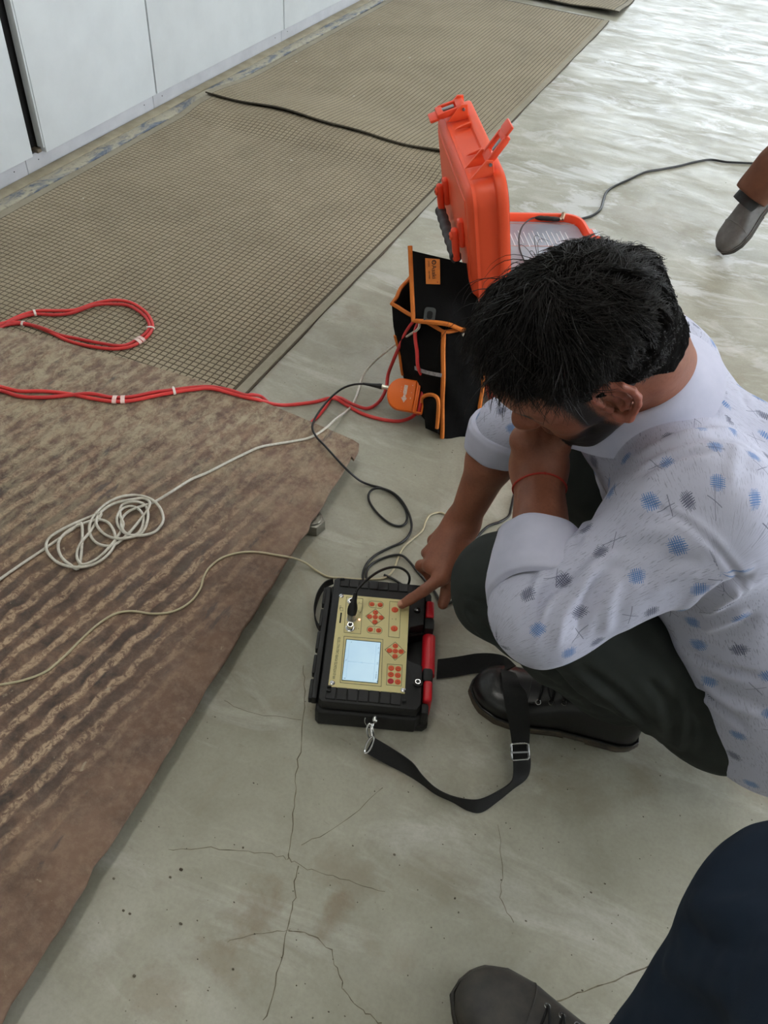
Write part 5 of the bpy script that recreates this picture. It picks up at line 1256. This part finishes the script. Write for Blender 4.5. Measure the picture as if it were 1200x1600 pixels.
dirl = d0 * np.cos(ang)[:, None] + sw * np.sin(ang)[:, None]; dirw = dirl @ HB
ln_ = rg_.uniform(.026, .062, len(root)) * (.30 + .90 * g01(.02, .095, ql[:, 2])) * (1 - .62 * g01(.035, .075, ql[:, 0]) * g01(.115, .07, ql[:, 2])); ln_ = ln_ * (1 - .45 * g01(-.02, -.06, ql[:, 0])) * (1 - .50 * g01(.03, .08, ql[:, 0])) * (1 - .6 * g01(.065, .035, ql[:, 2])); ln_ = np.where(ql[:, 2] < .012, rg_.uniform(.004, .011, len(root)), ln_); lift = rg_.uniform(.01, .20, len(root)) * g01(.04, .09, ql[:, 2])
wild = (rg_.random(len(root)) < .010) & (ql[:, 2] > .07); wild &= ql[:, 0] > -.04; lift[wild] += .8; ln_[wild] *= 1.3; wph = vnoise(ql * 40, 77) * 6; wam = rg_.uniform(.0, .0038, len(root))
def grow(ln_):
    P_ = [pos - nr * .002]; cur = P_[0]; dr = dirw.copy()
    for k in range(NS - 1):
        qn = hl(cur); gn = qn / (np.array([.11, .09, .10]) ** 2); gn = gn / np.linalg.norm(gn, axis=1, keepdims=True) @ HB
        li = lift * (1 - 1.35 * k / (NS - 1)); dr = dr - gn * ((dr * gn).sum(1) - li)[:, None]; dr /= np.linalg.norm(dr, axis=1, keepdims=True)
        cur = cur + dr * (ln_ / (NS - 1))[:, None]; P_.append(cur)
    return P_
P_ = grow(ln_)
for _ in range(2):          # keep the fringe off the face: shorten strands that cross the hairline
    okk = np.stack([(hair_th(hl(x)) > -.009 + .007 * g01(.0, .03, hl(x)[:, 0])) & ~((np.abs(hl(x)[:, 1]) > .076) & (hl(x)[:, 0] > -.050) & (hl(x)[:, 0] < .014) & (hl(x)[:, 2] < .046)) for x in P_], 0); first = np.where(okk.all(0), NS - 1, np.argmin(okk, 0)); ln_ = ln_ * np.maximum(first - (first < NS - 1), .5) / (NS - 1); P_ = grow(ln_)
P_ = np.stack(P_, 1); kk = np.linspace(0, 1, NS); sd0 = np.cross(dirw, nr); sd0 /= np.linalg.norm(sd0, axis=1, keepdims=True) + 1e-9
P_ = P_ + sd0[:, None] * (wam[:, None] * np.sin(wph[:, None] + kk[None] * 6.5) * kk[None])[..., None]; tn = np.gradient(P_, axis=1); tn /= np.linalg.norm(tn, axis=2, keepdims=True) + 1e-9
s1 = np.cross(tn, np.broadcast_to(nr[:, None], tn.shape)); s1 /= np.linalg.norm(s1, axis=2, keepdims=True) + 1e-9; s2 = np.cross(tn, s1)
wd = np.linspace(1, .18, NS)[None, :, None] * rg_.uniform(.00045, .00095, (len(root), 1, 1))
V3 = np.stack([P_ + wd * (math.cos(a) * s1 + math.sin(a) * s2) for a in (0, 2.094, 4.189)], 2).reshape(-1, 3)
base = np.array([[k * 3 + j, k * 3 + (j + 1) % 3, (k + 1) * 3 + (j + 1) % 3, (k + 1) * 3 + j] for k in range(NS - 1) for j in range(3)])
st_ = obj('hair_strands', mesh_np('hair_strands', V3, (np.arange(len(root))[:, None, None] * NS * 3 + base[None]).reshape(-1, 4), M['hair']), None, hair); st_['kind'] = 'stuff'
# red thread round the left wrist
wc = arm_at(ELL, WRL, .83); wd_ = unit(WRL - ELL); wa = unit(np.cross(wd_, cz)); wb_ = np.cross(wd_, wa); tp_ = []
for k in range(40):
    a = k / 40 * 2 * math.pi; e = wa * math.cos(a) + wb_ * math.sin(a); r = .020
    rr_s = np.linspace(.015, .060, 46); dd_ = BODY(wc + e * rr_s[:, None]); r = rr_s[np.argmax(dd_ > .0002)]
    tp_.append(wc + e * (r + .0005) + wd_ * .0008 * math.sin(3 * a))
M['thread'] = mat('red_thread', S(172, 44, 30), .7)
th_ = obj('wrist_thread', tube(np.array(tp_), .0014, 6, closed=True), M['thread'], man)
kd = min(tp_, key=lambda p_: np.linalg.norm((RC @ (p_ - CAM))[:2] / (RC @ (p_ - CAM))[2] * FPX + [600, 800] - [857, 727]))
obj('knot', xf(rbox(.0042, .003, .003, .001, 2), kd), M['thread'], th_)
# ------------------------------------------------------------------ trousers
M['trouser'] = mat('charcoal_trouser_cloth', S(47, 51, 49), .9, 0, S(40, 44, 42), 14, 900, .3, .0004, .25)
lg = lambda hp, kn, an: [Cone(hp, kn, .105, .073), Cone(kn, kn + (an - kn) * .45, .073, .070), Cone(kn + (an - kn) * .45, an, .070, .062)]
TRL = Field([([Ell(PEL + [.0, 0, -.015], (.125, .165, .115), np.array([tf, tleft, [0, 0, 1]])), Cone(HPL, HPR, .105, .105)], .05, .05), (lg(HPL, KNL, ANL), .02, .035), (lg(HPR, KNR, ANR), .02, .035)],
            [lambda p, d: np.maximum(d, -((p - (ANL + [.0, 0, -.008])) @ unit([.30, .05, 1.0]))) if True else d])
tv_, tf_ = surface_nets(TRL, (-.26, .55, .06), (.52, 1.32, .56), .0042)
tn_ = vnormals(tv_, tf_)
tv_ = tv_ + tn_ * (vnoise(tv_ * [16, 30, 22], 31) * .003 + vnoise(tv_ * [40, 60, 50], 33) * .0012)[:, None]
for px, w2, dp in [([(735, 958), (760, 985), (800, 1010)], .006, -.004), ([(745, 985), (775, 1005), (810, 1030)], .006, .004), ([(728, 950), (742, 975), (752, 1000)], .004, -.004), ([(850, 1040), (900, 1080), (950, 1120), (990, 1150)], .008, -.009), ([(880, 1040), (930, 1075), (985, 1120), (1030, 1160)], .008, .006),
                   ([(905, 1045), (960, 1080), (1010, 1130)], .007, -.005), ([(815, 1085), (850, 1100), (900, 1105)], .006, .005), ([(830, 1105), (870, 1122), (905, 1130)], .005, -.005), ([(840, 1070), (880, 1090), (920, 1100)], .005, -.004), ([(1010, 1060), (1040, 1100), (1050, 1160)], .007, -.006), ([(1060, 1080), (1070, 1130), (1060, 1175)], .006, .005),
                   ([(720, 930), (760, 942), (800, 950)], .003, -.0016), ([(1085, 1110), (1100, 1140), (1095, 1175)], .006, -.005), ([(775, 1010), (810, 1050), (850, 1090)], .008, .005)]:
    tv_ = fold(tv_, tn_, TRL, px, w2, dp)
tv_ = laplace(tv_, tf_, 1, .35)
obj('trousers', mesh_np('trousers', tv_, tf_, M['trouser']), None, man)

# ------------------------------------------------------------------ shirt
CUL, CUR = arm_at(ELL, WRL, .16), arm_at(ELR, WRR, .06)
hA, hB = P(1048, 1012, .31), P(1128, 1172, .13); hN = unit(np.cross(hB - hA, tleft)); hN = hN if np.dot(hN, np.array([.12, .95, .6]) - hA) > 0 else -hN
CH = np.array([.115, .955, .535])
off = tleft * .085
torso = [Cone(PEL + off * .9 + [.03, 0, .0], CH + off, .130, .095), Cone(PEL - off * .9 + [.03, 0, .0], CH - off, .130, .095), Cone(PEL + [.05, .02, .02], CH + [.08, .02, .02], .135, .105), Cone(CH + [.08, .02, .02], NB + [.015, .01, -.03], .105, .07),
         Cone(PEL + [0.0, 0, .06], CH + [-.02, 0, -.02], .125, .110)]
def flat_cone(a, b, ra, rb):
    c_ = Cone(a, b, ra, rb); d_ = unit(b - a); return Fn(lambda p: np.maximum(c_(p), (p - b) @ d_), c_.c, c_.R)
slv_l = [Cone(SHL, ELL, .080, .059), flat_cone(ELL, CUL, .059, .053)]; slv_r = [Cone(SHR, ELR, .074, .050), flat_cone(ELR, CUR, .050, .050)]
shl = [Cone(NB - [0, 0, .054], SHL, .058, .078), Cone(NB - [0, 0, .054], SHR, .058, .076), Cone(CH + off * .7, SHL, .095, .078), Cone(CH - off * .7, SHR, .095, .076)]
def cut_plane(o, n): return lambda p, d: np.maximum(d, -((p - o) @ n))
nkd = unit([-.30, -.42, .80])
SHIRT = Field([(torso, .04, .04), (shl, .06, .075, cut_plane(hA, hN)), (slv_l, .03, .045), (slv_r, .03, .045)],
              [lambda p, d: smax(d, -(Cone(NB - nkd * .01, NB + nkd * .2, .058, .075)(p)), .010)])
sv, sf = surface_nets(SHIRT, (-.30, .46, .06), (.56, 1.32, .80), .0040)
sv = laplace(sv, sf, 5, .5); sn = vnormals(sv, sf); sv0 = sv.copy()
soft = vnoise(sv * [13, 20, 13], 41) * .0042 + vnoise(sv * [30, 44, 30], 43) * .0018
sv = sv + sn * soft[:, None]
for px, w2, dp in [([(905, 905), (930, 880), (965, 860)], .008, .007), ([(815, 1000), (850, 930), (905, 890)], .007, -.008), ([(870, 1015), (880, 960), (910, 915), (950, 880)], .008, .006), ([(845, 975), (865, 930), (895, 900)], .005, .005), ([(905, 1000), (915, 950), (935, 905)], .006, -.006), ([(945, 990), (950, 945), (965, 900)], .008, .004),
                   ([(895, 772), (960, 775), (1020, 790), (1080, 822), (1130, 870), (1158, 915), (1160, 960)], .0035, -.0028), ([(1000, 1000), (1060, 965), (1120, 930), (1180, 900)], .012, -.010), ([(1020, 1015), (1090, 985), (1170, 950)], .010, .007), ([(930, 690), (990, 660), (1050, 640), (1110, 640)], .007, -.005), ([(985, 725), (1040, 690), (1100, 672), (1160, 680)], .009, .006), ([(1000, 745), (1050, 715), (1110, 705)], .006, -.005),
                   ([(925, 800), (905, 830), (900, 850)], .006, -.006), ([(935, 770), (915, 810), (905, 850)], .006, .005), ([(1040, 1020), (1090, 1060), (1140, 1100), (1190, 1120)], .010, .006), ([(1070, 1010), (1130, 1045), (1190, 1060)], .008, -.006), ([(1060, 1050), (1110, 1095), (1180, 1150)], .007, -.006), ([(1190, 600), (1150, 690), (1140, 760)], .007, .003),
                   ([(1095, 560), (1130, 590), (1170, 640)], .006, -.003), ([(960, 850), (1000, 830), (1060, 830)], .010, .004), ([(990, 920), (1040, 880), (1100, 870)], .010, -.004), ([(830, 960), (838, 920), (850, 885)], .006, .004)]:
    sv = fold(sv, sn, SHIRT, px, w2, dp)
sv = laplace(sv, sf, 1, .4)
def shirt_material():
    t = NT('printed_shirt_cloth'); uv = t.n('ShaderNodeUVMap', uv_map='cloth').outputs[0]
    def lines(x, per, w_): return t.math('LESS_THAN', t.math('ABSOLUTE', t.math('SUBTRACT', t.math('FRACT', t.math('DIVIDE', x, per)), .5)), w_)
    col = S(192, 193, 212)
    col = t.mix(t.ramp(t.noise(uv, 9, 3), [(.35, 0.), (.7, .6)]), col, S(182, 184, 204))
    # short scattered dashes
    dn = t.noise(t.mapping(uv, (90, 700, 1)), 1.0, 2, .6); dn2 = t.noise(t.mapping(uv, (26, 40, 1), loc=(3, 5, 0)), 1.0, 3, .6)
    col = t.mix(t.math('MULTIPLY', t.math('MULTIPLY', t.ramp(dn, [(.57, 0.), (.63, 1.)]), t.ramp(dn2, [(.36, 0.), (.50, 1.)])), .75), col, S(138, 139, 160))
    weave = t.noise(t.mapping(uv, (900, 1500, 1)), 1, 1); col = t.mix(t.math('MULTIPLY', weave, .16), col, S(176, 176, 192))
    def motif(scale, loc, cr, kind):
        v = t.n('ShaderNodeTexVoronoi', voronoi_dimensions='2D'); u2 = t.mapping(uv, (1, 1, 1), loc=loc); t.set(v.inputs['Vector'], u2); v.inputs['Scale'].default_value = scale; v.inputs['Randomness'].default_value = .42
        loc_ = t.vmath('SUBTRACT', u2, t.vmath('SCALE', v.outputs['Position']).outputs[0] if False else v.outputs['Position']).outputs[0]
        rnd = t.sep(v.outputs['Color'])
        ro = t.n('ShaderNodeVectorRotate', rotation_type='Z_AXIS'); t.set(ro.inputs['Vector'], loc_); t.set(ro.inputs['Angle'], t.math('MULTIPLY', t.math('SUBTRACT', rnd[0], .5), .9 if kind == 'hatch' else 1.6))
        x, y, _ = t.sep(ro.outputs[0]); ax_, ay_ = t.math('ABSOLUTE', x), t.math('ABSOLUTE', y)
        jag = t.noise(t.mapping(uv, (420, 420, 1)), 1, 1)
        if kind == 'hatch':
            R1, R2 = .0094, .0058
            lx = t.math('MULTIPLY', lines(x, .0023, .21), t.math('MULTIPLY', t.math('LESS_THAN', ax_, R2), t.math('LESS_THAN', ay_, t.math('MULTIPLY_ADD', jag, .007, R1 - .0035))))
            ly = t.math('MULTIPLY', lines(y, .0023, .21), t.math('MULTIPLY', t.math('LESS_THAN', ay_, R2), t.math('LESS_THAN', ax_, t.math('MULTIPLY_ADD', jag, .007, R1 - .0035))))
            core = t.math('MULTIPLY', t.math('MULTIPLY', t.math('LESS_THAN', ax_, R2), t.math('LESS_THAN', ay_, R2)), .22)
            m = t.math('MAXIMUM', t.math('MAXIMUM', lx, ly), core)
            c = t.mix(t.math('GREATER_THAN', rnd[1], .42), S(62, 66, 94), S(66, 116, 180))
            m = t.math('MULTIPLY', m, .9)
        else:
            m = t.math('MAXIMUM', t.math('MULTIPLY', t.math('LESS_THAN', ax_, .00045), t.math('LESS_THAN', ay_, .011)), t.math('MULTIPLY', t.math('LESS_THAN', t.math('ABSOLUTE', t.math('ADD', y, t.math('MULTIPLY', x, .35))), .00045), t.math('LESS_THAN', ax_, .014)))
            c = S(92, 94, 118); m = t.math('MULTIPLY', m, .8)
        return m, c
    m, c = motif(18.0, (0, 0, 0), 0, 'hatch'); col = t.mix(m, col, c)
    m, c = motif(13.5, (.37, .61, 0), 0, 'cross'); col = t.mix(m, col, c)
    return t.out(col, .82, t.bump(t.noise(t.mapping(uv, (700, 1100, 1)), 1, 2), .25, .0004))
M['shirt'] = shirt_material()
M['shirt_plain'] = mat('shirt_cloth_inside', S(196, 196, 215), .82, 0, S(187, 188, 208), 30, 900, .2, .0004)
sme = mesh_np('shirt', sv, sf, M['shirt'])
# flatten each cloth panel (body, two sleeves) into its own uv space, in metres
fc = sv0[sf].mean(1)
da = np.minimum(slv_l[0](fc) + .006 + .04 * (((fc - SHL) @ unit(ELL - SHL)) < .035), slv_l[1](fc)); db = np.minimum(slv_r[0](fc) + .006 + .04 * (((fc - SHR) @ unit(ELR - SHR)) < .035), slv_r[1](fc)); dt = np.minimum.reduce([q_(fc) for q_ in torso]) + .010; dsh = np.minimum(shl[0](fc), shl[1](fc))
pan_ = np.argmin(np.stack([dt, da, db, dsh], 1), 1)
def panel_uv(v, a, b, ref, off_):
    d = unit(b - a); x = unit(ref - d * np.dot(ref, d)); y = np.cross(d, x); r = v - a; return r @ d + off_, np.arctan2(r @ y, r @ x), np.hypot(r @ x, r @ y)
UV = np.zeros((len(sf), 4, 2))
for k, (a, b, ref, rad, off_) in enumerate([(PEL, NB, tleft, .16, 0.0), (SHL, ELL, np.array([-.3, -.5, .8]), .073, 3.0), (SHR, ELR, np.array([-.3, -.5, .8]), .066, 5.0), (SHR, SHL, np.array([.3, .5, .8]), .105, 7.0)]):
    ii = np.flatnonzero(pan_ == k); u, th2, rr2 = panel_uv(sv0[sf[ii]].reshape(-1, 3), a, b, ref, off_); _, tc, _ = panel_uv(fc[ii], a, b, ref, off_)
    th2 = th2.reshape(-1, 4); th2 = tc[:, None] + (th2 - tc[:, None] + np.pi) % (2 * np.pi) - np.pi
    UV[ii, :, 0] = u.reshape(-1, 4); UV[ii, :, 1] = th2 * rad
ul = sme.uv_layers.new(name='cloth'); ul.data.foreach_set('uv', UV.astype(f32).ravel())
shirt = obj('shirt', sme, None, man)
# rolled cuffs
def cuff(c0, ax_, r0, r1, ln0, parent, seed, open_dir):
    ax_ = unit(ax_); u_ = unit(np.cross(ax_, [0.3, .2, 1])); w2 = np.cross(ax_, u_); rr0 = np.random.default_rng(seed); ph = rr0.uniform(0, 6, 4)
    def prof(s, a):
        wob = .0035 * math.sin(2 * a + ph[0]) + .0026 * math.sin(3 * a + ph[1]) + .0012 * math.sin(7 * a + ph[2])
        e = u_ * math.cos(a) + w2 * math.sin(a); flare = open_dir(e)
        # s: inside mouth -> lip -> outer fold -> tuck under
        pts = [(.62, r1 - .010), (.95, r1 - .004), (1.0, r1 + .001), (.93, r1 + .0045), (.6, (r0 + r1) / 2 + .006), (.2, r0 + .0065), (.04, r0 + .004), (.0, r0 - .003)]
        k = s * (len(pts) - 1); i = min(int(k), len(pts) - 2); t_ = k - i; L_ = pts[i][0] * (1 - t_) + pts[i + 1][0] * t_; R_ = pts[i][1] * (1 - t_) + pts[i + 1][1] * t_
        L2 = L_ * (ln0 + flare) - (flare * .6 if L_ < .3 else 0) ; return c0 + ax_ * (L2 + .002 * math.sin(2 * a + ph[3])) + e * (R_ + wob * (.4 + L_ * .6))
    g = grid(lambda s, b: prof(s, b * 2 * math.pi), 29, 56, True)
    return obj('cuff', g, M['shirt_plain'], parent, 70)
dL = unit(WRL - ELL); low = unit(P(800, 960, .50) - CUL)
cuff(CUL - dL * .012, dL, .0670, .0560, .084, shirt, 4, lambda e: .016 * max(0, float(np.dot(e, low))))
dR = unit(WRR - ELR); cuff(CUR - dR * .016, dR, .0570, .0500, .060, shirt, 9, lambda e: 0.0)
# collar: a stand round the neck and the folded-down leaf
nkx = unit(np.cross(np.cross(nkd, tf), nkd)); nky = np.cross(nkd, nkx)
CC = NB + nkd * .044 + np.array([-.014, -.012, 0])
def collar_pt(s, a):
    # a: angle from the front, s: 0 inside bottom of the stand, .35 top fold, 1 outer edge
    e = nkx * math.cos(a) * 1.12 + nky * math.sin(a); bk = (1 - math.cos(a)) / 2
    R0 = .063; tip_ = math.exp(-((abs(a) - .38) / .30) ** 2)
    pts = [(0, R0 - .004, -.034), (.30, R0 - .002, .006 + .010 * bk), (.40, R0 + .003, .011 + .011 * bk), (.52, R0 + .009, .006 + .010 * bk), (1, R0 + .037 + .010 * tip_, -.027 - .004 * bk - .034 * tip_)]
    for (s0, r0, z0), (s1_, r1, z1_) in zip(pts[:-1], pts[1:]):
        if s <= s1_: t_ = (s - s0) / (s1_ - s0); break
    r = r0 * (1 - t_) + r1 * t_; zz = z0 * (1 - t_) + z1_ * t_; return CC + e * r + nkd * zz
A0 = .30
obj('collar', thick(grid(lambda u, v: collar_pt(u, A0 + v * (2 * math.pi - 2 * A0)), 22, 60), .0022), M['shirt_plain'], shirt, 60)
# ------------------------------------------------------------------ shoes
def leather(name, c, r): return mat(name, c, r, 0, tuple(min(1, x * 1.5) for x in c[:3]) + (1,), 40, 500, .25, .0005)
M['shoe_black'] = leather('black_shoe_leather', S(18, 18, 19), .28); M['sole'] = mat('dusty_rubber_sole', S(58, 52, 46), .8, 0, S(96, 84, 68), 30); M['sole_black'] = mat('black_rubber_sole', S(30, 29, 28), .7, 0, S(62, 56, 48), 26)
def make_shoe(parent, heel, d, up, L, W, m_up, m_sole, eyelets=True, topline=.095):
    d = unit(d); up = unit(up - d * np.dot(up, d)); sd_ = np.cross(up, d); heel = np.asarray(heel, float)
    hwid = lambda s: W / 2 * np.interp(s, [0, .03, .1, .3, .45, .68, .82, .92, .97, 1], [.30, .52, .66, .70, .74, 1.0, .96, .74, .48, .12])
    hgt = lambda s: np.interp(s, [0, .04, .2, .36, .48, .62, .75, .88, .96, 1], [topline * .8, topline, topline * 1.02, topline, .084, .068, .060, .056, .046, .030])
    def F(u, v):
        s = .004 + u * .992; a = v * math.pi; w2, h_ = hwid(s), hgt(s); ex = .72
        x = math.copysign(abs(math.cos(a)) ** ex, math.cos(a)); z = abs(math.sin(a)) ** (ex * .9)
        return heel + d * (s * L) + sd_ * (x * w2) + up * (.016 + z * (h_ - .016))
    top = grid(F, 34, 22)
    up_ = obj('upper', top, m_up, parent, 60)
    n = 40; ss = np.linspace(0, 1, n)
    def outline(e): return [(s * L + (e if s > .5 else -e) * (1 if s in (0, 1) else 0), hwid(s) + e) for s in ss] + [(s * L, -hwid(s) - e) for s in ss[::-1]]
    g = prism([(p[0], p[1]) for p in outline(.0045)], .006, .020, .003, 2); h1 = [p for p in outline(.003) if p[0] < L * .30]; h2 = [p for p in outline(.003) if p[0] > L * .40]
    sol = obj('sole', xf(join(g, prism(h1, 0, .007, .001, 1), prism(h2, 0.0, .007, .001, 1)), heel, d, sd_, up), m_sole, parent, 50)
    obj('welt', xf(tube(np.array([(p[0], p[1], .020) for p in outline(.002)]), .0022, 6, closed=True), heel, d, sd_, up), m_up, parent, 60)
    # toe-cap seam, vamp and lacing
    seam = np.array([F(.70 - .03 * math.sin(v * math.pi), v) for v in np.linspace(.03, .97, 24)]); obj('seam', tube(seam + up * .0003, .0009, 6), m_up, parent)
    if eyelets:
        for s in (.40, .47, .54, .61):
            for v in (.36, .64):
                p = F(s, v); n_ = unit(p - (heel + d * (s * L) + up * .02)); u2 = unit(np.cross(n_, d)); e_ = obj('eyelet', xf(ring(.0042, .0011, 16, 6), p + n_ * .0008, u2, np.cross(n_, u2), n_), M['steel'], parent)
        lace = []
        for s in (.40, .47, .54, .61):
            lace.append(tube(np.array([F(s, v) + up * .004 for v in np.linspace(.36, .64, 8)]), .0018, 6))
        for a, b in ((.40, .47), (.47, .54), (.54, .61)):
            lace.append(tube(np.array([F(a + (b - a) * t_, .36 + .28 * t_) + up * .006 for t_ in np.linspace(0, 1, 8)]), .0018, 6))
        obj('laces', join(*lace), M['webbing'], parent)
    return F
sh = bpy.data.objects.new('shoe', None); C.objects.link(sh); sh.parent = man; sh.matrix_parent_inverse = parent_world(man).inverted()
heelL = np.array([.188, .898, 0]); dirL = unit([-.302, -.040, 0])
make_shoe(sh, heelL, dirL, cz, .305, .112, M['shoe_black'], M['sole'])
sh2 = bpy.data.objects.new('shoe', None); C.objects.link(sh2); sh2.parent = man; sh2.matrix_parent_inverse = parent_world(man).inverted()
make_shoe(sh2, np.array([.19, 1.15, 0]), unit([-.30, .03, 0]), cz, .300, .110, M['shoe_black'], M['sole'])

# ------------------------------------------------------------------ person at the lower right: one navy trouser leg and a scuffed shoe
p2 = thing('person', 'person at the lower right in navy trousers and a scuffed dark leather shoe', 'person', (.22, .25, 0))
M['navy'] = mat('navy_trouser_cloth', S(32, 43, 58), .9, 0, S(27, 37, 51), 16, 1000, .3, .0004, .2)
M['shoe_scuffed'] = mat('scuffed_dark_leather', S(46, 44, 43), .5, 0, S(74, 69, 62), 26, 260, .35, .0006)
K2, A2, H2 = np.array([.318, .415, .50]), np.array([.240, .240, .10]), np.array([.42, -.05, .86])
LEG = Field([([Cone(A2, K2, .068, .098), Cone(K2, H2, .098, .125)], .05, .05)], [cut_plane(A2 + [0, 0, -.03], np.array([0, 0, 1.0])), cut_plane(H2, unit(K2 - H2) * 1.0)])
lv, lf = surface_nets(LEG, (.10, -.22, .04), (.62, .60, 1.02), .006)
ln2 = vnormals(lv, lf); lv = lv + ln2 * (vnoise(lv * [14, 14, 9], 51) * .006 + vnoise(lv * 34, 53) * .002)[:, None]
for px, w2, dp in [([(1060, 1440), (1100, 1470), (1180, 1480)], .010, -.006), ([(1030, 1500), (1080, 1530), (1150, 1560)], .012, .006), ([(1080, 1405), (1130, 1420), (1190, 1410)], .010, .005)]: lv = fold(lv, ln2, LEG, px, w2, dp)
obj('trousers', mesh_np('trousers', lv, lf, M['navy']), None, p2)
s2_ = bpy.data.objects.new('shoe', None); C.objects.link(s2_); s2_.parent = p2; s2_.matrix_parent_inverse = parent_world(p2).inverted()
toe2 = P(711, 1548, .0)[:2]; hl2 = P(1012, 1745, .0)[:2]; d2 = unit(np.array([*(toe2 - hl2), 0])); make_shoe(s2_, np.array([*(toe2 - d2[:2] * .300), 0]), d2, cz, .300, .118, M['shoe_scuffed'], M['sole_black'])

# ------------------------------------------------------------------ passer-by at the right edge: one foot caught in mid-step
p3 = thing('person', 'person walking past at the right edge, grey shoe and brown trouser leg in view', 'person', (.13, 2.95, 0))
M['brown'] = mat('brown_trouser_cloth', S(106, 66, 44), .85, 0, S(90, 54, 36), 16, 800, .3, .0004); M['grey_shoe'] = leather('grey_shoe', S(84, 82, 80), .6)
toe3 = P(1128, 396, .004); hl3 = P(1184, 330, .135); d3 = unit(toe3 - hl3); L3 = .27
sh3 = bpy.data.objects.new('shoe', None); C.objects.link(sh3); sh3.parent = p3; sh3.matrix_parent_inverse = parent_world(p3).inverted()
up3 = unit(np.array([-.3, -.3, 1.0])); h3 = toe3 - d3 * L3; make_shoe(sh3, h3, d3, up3, L3, .098, M['grey_shoe'], M['sole_black'], False, .085)
A3 = h3 + d3 * .075 + unit(up3 - d3 * np.dot(up3, d3)) * .085; K3 = A3 + np.array([.16, .10, .36]); H3 = K3 + np.array([.12, .02, .42])
LG3 = Field([([Cone(A3, K3, .062, .080), Cone(K3, H3, .080, .105)], .05, .05)], [cut_plane(A3 - unit(K3 - A3) * .02, unit(K3 - A3))])
gv, gf = surface_nets(LG3, np.minimum.reduce([A3, K3, H3]) - .14, np.maximum.reduce([A3, K3, H3]) + .14, .008)
gn_ = vnormals(gv, gf); gv = gv + gn_ * (vnoise(gv * 16, 61) * .006)[:, None]
obj('trousers', mesh_np('trousers', gv, gf, M['brown']), None, p3)
obj('sock', tube([A3 - unit(K3 - A3) * .05, A3 + unit(K3 - A3) * .03], .042, 20), M['black_matte'], p3)
